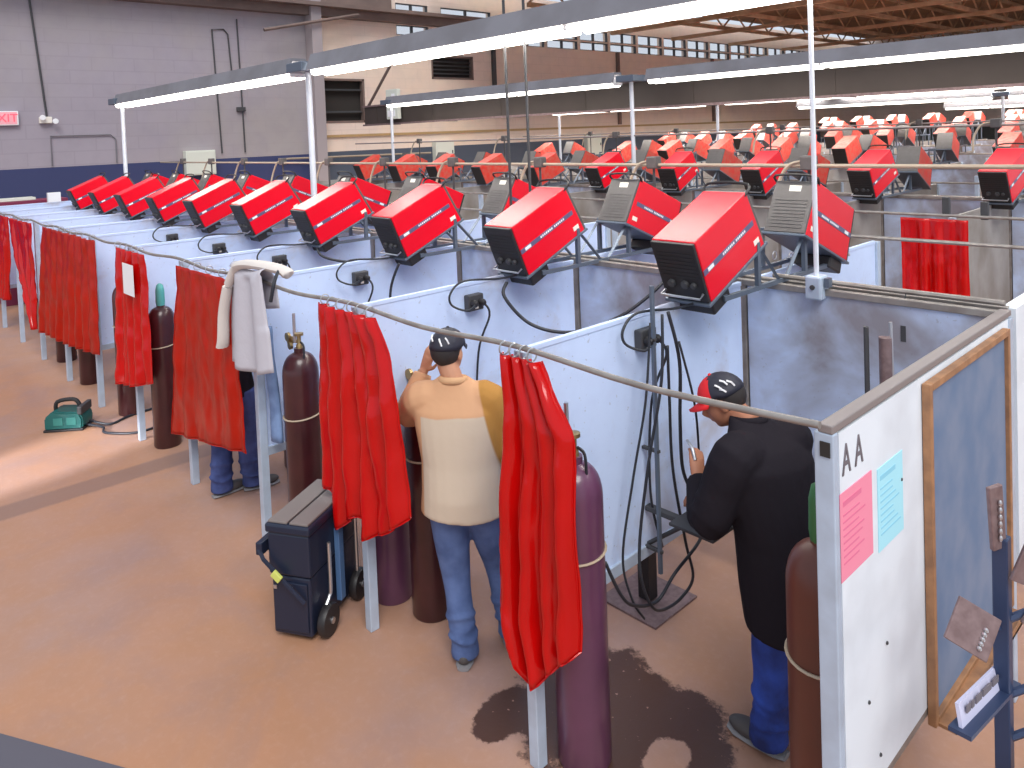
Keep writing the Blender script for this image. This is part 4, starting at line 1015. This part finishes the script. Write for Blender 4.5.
def person(name_lab, loc, rz, J, mats, cap=None, sleeves=True, hd=(0, 0, 0), size=1.0, hem=None, jacket_w=1.0, hair=True):
    """J: joints in the local frame (x right, y forward, z up)"""
    V = {k: Vector(v) for k, v in J.items()}
    fr = Matrix.Rotation(R(hd[2]), 3, 'Z') @ Matrix.Rotation(R(hd[0]), 3, 'X') @ Matrix.Rotation(R(hd[1]), 3, 'Y')
    b = nb()
    head(b, V['head'], fr)
    tube(b, [V['neck'] - Vector((0, 0, .05)), V['neck'], V['head'] - fr @ Vector((0, .02, .05))], [.06, .055, .054], 12)
    tors = [V['hip'] - Vector((0, 0, .06)), V['hip'] + Vector((0, 0, .06)), (V['hip'] + V['chest']) / 2, V['chest'], V['neck'] - Vector((0, 0, .03))]
    tube(b, tors, [.14, .145, .13, .155, .08], 16, ref=Vector((0, 1, 0)), ry=[.09, .095, .085, .10, .06])
    for s in 'lr':
        sg = -1 if s == 'l' else 1
        tube(b, [V[s + 'sh'], V[s + 'el'], V[s + 'wr']], [.045, .036, .026], 10)
        ell(b, V[s + 'sh'], (.05, .05, .05))
        hd_ = V.get(s + 'hd', V[s + 'wr'] + (V[s + 'wr'] - V[s + 'el']))
        hand(b, V[s + 'wr'], hd_ - V[s + 'wr'], V.get(s + 'up', Vector((0, 0, 1))), sg, .55)
        tube(b, [V[s + 'hp'], V[s + 'kn'], V[s + 'an']], [.075, .05, .036], 12)
        ell(b, V[s + 'an'] + Vector((0, .06, -.045)), (.04, .11, .035))
    body = ob('person', b, mats['skin'], None, smooth='full', loc=loc, rot=(0, 0, rz)); tag(body, name_lab, 'person')
    rem(body, .0065, 3)
    # eyes
    b = nb()
    for q in (-1, 1): ell(b, V['head'] + fr @ Vector((q * .03, .083, .012)), (.012, .008, .008), fr, 10)
    ob('eyes', b, M_EYE, body, smooth='full')
    # hair
    b = nb(); ell(b, V['head'] + fr @ Vector((0, -.028, .02)), (.080, .090, .092), fr, 20); ob('hair', b, M_HAIR, body, smooth='full')
    # trousers
    b = nb(); k = mats.get('leg', 1.0)
    hp = V['hip']
    tube(b, [hp - Vector((0, 0, .10)), hp, hp + Vector((0, 0, .10))], [.155, .160, .13], 18, ref=Vector((0, 1, 0)), ry=[.115, .12, .095])
    for s in 'lr':
        a, kn, an = V[s + 'hp'], V[s + 'kn'], V[s + 'an']
        pts = [a + Vector((0, 0, .03)), a.lerp(kn, .5), kn, kn.lerp(an, .35), kn.lerp(an, .7), an + Vector((0, .01, .02)), an + Vector((0, .012, -.045))]
        tube(b, smooth_pts(pts, 3), [x * k for x in [.105, .104, .1, .095, .09, .084, .078, .074, .07, .069, .07, .069, .067, .066, .067, .07, .073, .074, .075]], 16)
        for q, (zz, oo) in enumerate(((.06, .004), (.11, -.004), (.17, .003))):
            p = an.lerp(kn, zz / max(.1, (kn - an).length)); 
            ring = [(p.x + (.069 + oo) * k * math.cos(t_), p.y + (.069 + oo) * k * math.sin(t_), p.z + .012 * math.sin(t_ * 2 + q * 2)) for t_ in [w_ * 2 * PI / 16 for w_ in range(17)]]
            tube(b, ring, .010, 6)
    tr_ = ob('trousers', b, mats['legs'], body, smooth='full'); rem(tr_, .011, 3)
    # shoes
    for s in 'lr':
        an = V[s + 'an']; b = nb(); fo = Vector(J.get(s + 'toe', (0, 1, 0))).normalized(); fx = Vector((fo.y, -fo.x, 0))
        z0 = an.z - .085
        def Pp(x, y, z): return Vector((an.x, an.y, z0)) + fx * x + fo * y + Vector((0, 0, z))
        fm = Matrix((fx, fo, Vector((0, 0, 1)))).transposed()
        ell(b, Pp(0, .10, .045), (.047, .105, .038), fm); ell(b, Pp(0, -.005, .05), (.043, .065, .045), fm); tube(b, [Pp(0, 0, .05), Pp(0, -.005, .14)], [.045, .05], 12)
        sh = ob('shoe', b, mats['shoe'], body, smooth='full'); rem(sh, .008, 2)
        b = nb(); tube(b, [Pp(0, -.07, .012), Pp(0, -.03, .012), Pp(0, .08, .012), Pp(0, .16, .012), Pp(0, .205, .012)], [.03, .044, .05, .045, .02], 14, ref=Vector((0, 0, 1)), ry=.012); ob('sole', b, mats['sole'], sh, smooth=True)
    # upper garment: trunk + sleeves in one surface
    b = nb(); jw = jacket_w
    hz = hem if hem else hp.z
    lo = Vector((hp.x, hp.y, hz))
    sc = (V['lsh'] + V['rsh']) / 2
    ax = (V['rsh'] - V['lsh']).normalized(); fy = Vector((-ax.y, ax.x, 0)).normalized()
    path = [lo, lo.lerp(V['chest'], .25), lo.lerp(V['chest'], .6), V['chest'], sc.lerp(V['chest'], .35), sc + Vector((0, 0, .02)), V['neck'] + Vector((0, 0, .02))]
    rx = [.20, .187, .178, .195, .20, .165, .07]; ry_ = [.165, .168, .145, .13, .125, .095, .062]
    rings = []
    n = 24
    for i, p in enumerate(path):
        rings.append([b.verts.new(p + ax * rx[i] * jw * math.cos(2 * PI * q / n) + fy * ry_[i] * jw * math.sin(2 * PI * q / n)) for q in range(n)])
    for i in range(len(rings) - 1):
        for q in range(n): b.faces.new((rings[i][q], rings[i][(q + 1) % n], rings[i + 1][(q + 1) % n], rings[i + 1][q]))
    b.faces.new(rings[0][::-1]); b.faces.new(rings[-1])
    for s in 'lr':
        sh_, el, wr = V[s + 'sh'], V[s + 'el'], V[s + 'wr']
        inn = sc.lerp(sh_, .6)
        pts = [inn, sh_, sh_.lerp(el, .5), el, el.lerp(wr, .5), el.lerp(wr, .93)]
        tube(b, smooth_pts(pts, 3), [x * jw for x in [.075, .076, .077, .078, .078, .076, .073, .071, .069, .068, .067, .064, .058, .053, .048, .044]], 14)
        for q, f in enumerate((.75, .95)):
            p = sh_.lerp(el, f); d_ = (el - sh_).normalized(); a1, a2 = frame_at(d_)
            tube(b, [p + a1 * .068 * jw * math.cos(t_) + a2 * .068 * jw * math.sin(t_) + d_ * .01 * math.sin(2 * t_) for t_ in [w_ * PI / 6 for w_ in range(13)]], .009, 5)
    gm_ = mats['top']
    g = ob(mats.get('topname', 'shirt'), b, gm_, body, smooth='full'); rem(g, .010, 4)
    # collar
    b = nb(); c0 = V['neck'] + Vector((0, -.005, .01)); ring = [c0 + ax * .066 * math.cos(t_) + fy * .068 * math.sin(t_) + Vector((0, 0, .012 * math.cos(t_ - PI / 2) * -1)) for t_ in [w_ * PI / 10 for w_ in range(21)]]
    tube(b, ring, .014, 6, ry=.02); ob('collar', b, mats['collar'], body, smooth='full')
    # cap
    if cap:
        b = nb(); F = lambda x, y, z: V['head'] + fr @ Vector((x, y, z))
        n = 24; rings = []
        for a in range(0, 8):
            th = a / 7 * R(88); rr = math.cos(th); zz = math.sin(th)
            rings.append([b.verts.new(F(.086 * rr * math.cos(2 * PI * q / n), -.008 + .107 * rr * math.sin(2 * PI * q / n), .035 + .085 * zz + (-.012 * (1 - zz) if math.sin(2 * PI * q / n) < 0 else 0))) for q in range(n)])
        for i in range(7):
            for q in range(n): b.faces.new((rings[i][q], rings[i][(q + 1) % n], rings[i + 1][(q + 1) % n], rings[i + 1][q]))
        b.faces.new(rings[-1])
        c_ = ob('cap', b, cap['mats'], body, smooth='full')
        if len(cap['mats']) > 1:
            for f_ in c_.data.polygons:
                lc = fr.inverted() @ (f_.center - V['head'])
                if lc.y > .012: f_.material_index = 1
        md = c_.modifiers.new('t', 'SOLIDIFY'); md.thickness = .005; md.offset = 1
        b = nb()
        tube(b, [F(0, .0, .123), F(0, .0, .131)], [.01, .006], 8); ob('cap_button', b, cap['brim'], c_)
        b = nb(); g0 = []
        for i in range(9):
            t_ = -1 + 2 * i / 8; x = t_ * .078
            y0 = .095 * math.sqrt(max(0, 1 - (t_ * .86) ** 2)); y1 = y0 + .075 * (1 - t_ * t_ * .8)
            g0.append((F(x, y0 - .01, .033), F(x, y1, .018 - .012 * abs(t_))))
        vv = [(b.verts.new(p), b.verts.new(q)) for p, q in g0]
        for i in range(8): b.faces.new((vv[i][0], vv[i + 1][0], vv[i + 1][1], vv[i][1]))
        br = ob('brim', b, cap['brim'], c_, smooth='full'); md = br.modifiers.new('t', 'SOLIDIFY'); md.thickness = .005
        for (ang, z, l_) in cap.get('marks', ()):
            b = nb(); p = F(.089 * math.sin(ang), -.008 + .108 * math.cos(ang), z); q_ = F(.080 * math.sin(ang + .2), -.008 + .098 * math.cos(ang + .2), z + l_)
            tube(b, [p, p.lerp(q_, .5) + (p - V['head']).normalized() * .008, q_], .0045, 5); ob('cap_lettering', b, M_WHITE, c_)
    return body, V, fr

# man in tan shirt, seen from behind
J1 = dict(head=(-.105, .05, 1.61), neck=(-.075, .0, 1.47), chest=(-.06, -.01, 1.24), hip=(-.045, .0, .86),
          lsh=(-.245, .0, 1.385), lel=(-.345, .14, 1.255), lwr=(-.27, .22, 1.46), lhd=(-.23, .20, 1.56), lup=(-.6, -.8, 0),
          rsh=(.105, .0, 1.375), rel=(.175, .05, 1.09), rwr=(.12, .30, 1.06), rup=(0, 0, 1),
          lhp=(-.135, .0, .84), lkn=(-.11, .03, .46), lan=(-.07, -.03, .085), rhp=(.04, .0, .84), rkn=(.10, .13, .46), ran=(.16, .14, .085))
mt1 = bpy.data.materials.new('two_tone_shirt_cloth'); mt1.use_nodes = True
nt = mt1.node_tree; b_ = nt.nodes['Principled BSDF']; tc = nd(nt, 'ShaderNodeTexCoord'); sx = nd(nt, 'ShaderNodeSeparateXYZ'); nt.links.new(tc.outputs['Object'], sx.inputs[0])
nn = noise_node(nt, tc.outputs['Object'], 9, 4)
yoke = ramp(nt, math_node(nt, 'ADD', sx.outputs[2], math_node(nt, 'MULTIPLY', nn, .02)), 1.328, 1.336)
lft = math_node(nt, 'LESS_THAN', sx.outputs[0], -.235)
c = mixc(nt, math_node(nt, 'MAXIMUM', yoke, lft), (0.58, 0.47, 0.36), (0.60, 0.33, 0.18))
slv = ramp(nt, math_node(nt, 'ADD', sx.outputs[0], math_node(nt, 'MULTIPLY', sx.outputs[2], .22)), .375, .385)
slv = math_node(nt, 'MULTIPLY', slv, ramp(nt, sx.outputs[2], 1.0, 1.02))
c = mixc(nt, slv, c, (0.42, 0.20, 0.04))
nt.links.new(c, b_.inputs['Base Color']); b_.inputs['Roughness'].default_value = .85
n6 = noise_node(nt, tc.outputs['Object'], 5, 3, .5, .3)
bp = nd(nt, 'ShaderNodeBump'); bp.inputs['Strength'].default_value = .35; bp.inputs['Distance'].default_value = .02; nt.links.new(n6, bp.inputs['Height']); nt.links.new(bp.outputs['Normal'], b_.inputs['Normal'])
P1 = person('person in a tan and off-white work shirt, jeans and black cap, seen from behind', (-2.005, .255, 0), R(43), J1,
       dict(skin=M_SKIN, legs=M_JEANS, shoe=M_SHOE, sole=M_SOLE, top=mt1, collar=M_SHT, topname='work_shirt', leg=1.0),
       cap=dict(mats=[M_CAPB], brim=M_CAPB, marks=[(2.5, .06, .03), (2.9, .05, .035), (3.5, .07, .03)]), hd=(-4, 0, -18), hem=.80, jacket_w=1.14)
# man in black jacket
J2 = dict(head=(.0, .165, 1.47), neck=(.0, .04, 1.40), chest=(.02, -.05, 1.16), hip=(.03, -.16, .84),
          lsh=(-.20, .0, 1.31), lel=(-.26, .10, 1.03), lwr=(-.10, .25, 1.11), lhd=(-.04, .29, 1.20), lup=(-.5, -.7, .4),
          rsh=(.20, -.06, 1.285), rel=(.28, .08, 1.02), rwr=(.10, .30, .95), rhd=(.02, .38, .93), rup=(0, 0, 1),
          lhp=(-.07, -.15, .82), lkn=(-.09, -.09, .46), lan=(-.10, -.08, .085), rhp=(.11, -.15, .82), rkn=(.11, -.11, .46), ran=(.11, -.14, .085))
P2 = person('person in a black jacket and red and black cap, bending forward in first booth', (-.72, .86, 0), R(92), J2,
       dict(skin=M_SKIN2, legs=M_NAVYW, shoe=M_SHOE, sole=M_SOLE, top=M_JACK, collar=M_JACK, topname='jacket', leg=1.14),
       cap=dict(mats=[M_CAPB, M_CAPR2], brim=M_CAPR2, marks=[(-1.9, .06, .03), (-2.2, .07, .03), (-2.5, .05, .035), (-2.0, .045, .02)]), hd=(-28, 0, 22), hem=.54, jacket_w=1.30)
b2 = nb(); tube(b2, smooth_pts([(-.075, .275, 1.18), (-.06, .30, 1.225), (-.04, .34, 1.245)], 4), .008, 8)
tq = tag(ob('welding_torch', b2, M_STEEL, smooth=True, loc=(-.72, .86, 0), rot=(0, 0, R(92))), 'small bright torch tip held in the hand of the person in black', 'torch')
# person behind the orange curtain
J3 = dict(head=(.0, .10, 1.50), neck=(.0, .03, 1.38), chest=(.0, .0, 1.15), hip=(.0, .04, .82),
          lsh=(-.19, .0, 1.28), lel=(-.24, .12, 1.0), lwr=(-.12, .30, 1.0), rsh=(.19, .0, 1.28), rel=(.24, .12, 1.0), rwr=(.12, .30, 1.0),
          lhp=(-.09, .04, .80), lkn=(-.09, .05, .44), lan=(-.08, -.02, .085), rhp=(.09, .04, .80), rkn=(.11, .06, .44), ran=(.12, .10, .085), ltoe=(.6, .8, 0), rtoe=(.8, .6, 0))
P3 = person('person in dark jeans and grey shoes mostly hidden by the wide orange curtain', (-4.82, .13, 0), R(40), J3,
       dict(skin=M_SKIN, legs=M_JEAND, shoe=M_SHOE, sole=M_SOLE, top=M_JACK, collar=M_JACK, topname='shirt', leg=1.15), cap=None, hd=(-25, 0, 0), hem=.78)

# ------------------------------------------------------------------ light
wd = bpy.data.worlds.new('daylight'); S.world = wd; wd.use_nodes = True
wn = wd.node_tree.nodes['Background']; wn.inputs[0].default_value = (0.80, 0.88, 1.0, 1); wn.inputs[1].default_value = 0.72
sun = bpy.data.lights.new('roof_daylight', 'SUN'); sun.energy = 2.1; sun.angle = R(30); sun.color = (1, .97, .93)
so = bpy.data.objects.new('roof_daylight', sun); COL.objects.link(so); so.rotation_euler = (R(40), 0, R(60))
for p in range(6):  # tube glow plus added fill for the far wall; last row has no fixture
    for x in ((-3, -9.5) if p < 2 else (-5, -11)):
        a = bpy.data.lights.new('fixture_and_fill_glow', 'AREA'); a.shape = 'RECTANGLE'; a.size = 5.5; a.size_y = .25; a.energy = (60, 35, 330, 380, 380, 380)[p]; a.color = (1, .95, .86)
        o = bpy.data.objects.new('fixture_and_fill_glow', a); COL.objects.link(o); o.location = (x, D + p * PAIR, 3.42)

# low shaft of daylight falling across the walkway from its open side (no doorway is modelled: it lies outside the view)
dl = bpy.data.lights.new('door_daylight', 'SPOT'); dl.energy = 4200; dl.spot_size = R(9); dl.spot_blend = .25; dl.shadow_soft_size = .15; dl.color = (.95, .96, 1)
do = bpy.data.objects.new('door_daylight', dl); COL.objects.link(do); do.location = (-5.2, -6.6, 2.3)
do.rotation_euler = (Vector((-6.75, -.75, 0)) - Vector((-5.2, -6.6, 2.3))).to_track_quat('-Z', 'Y').to_euler()

# ------------------------------------------------------------------ camera
cam = bpy.data.cameras.new('camera'); co = bpy.data.objects.new('camera', cam); COL.objects.link(co); S.camera = co
Rv = Vector((0.68190481, 0.73042512, -0.03853529)); Uv = Vector((-5.60195052e-04, 5.32055865e-02, 9.98583423e-01)); Fv = Vector((-0.73144071, 0.68091725, -0.03669033))
co.matrix_world = Matrix.Translation((1.02405, -2.19470, 2.73667)) @ Matrix((Rv, Uv, -Fv)).transposed().to_4x4()
cam.sensor_width = 36; cam.lens = 762.57 / 1024 * 36; cam.shift_x = 0; cam.shift_y = -(384 - 160.81) / 1024; cam.clip_start = .05; cam.clip_end = 200
S.view_settings.view_transform = 'Standard'; S.view_settings.look = 'None'; S.view_settings.gamma = 1; S.view_settings.use_curve_mapping = False
S.view_settings.exposure = 0.22
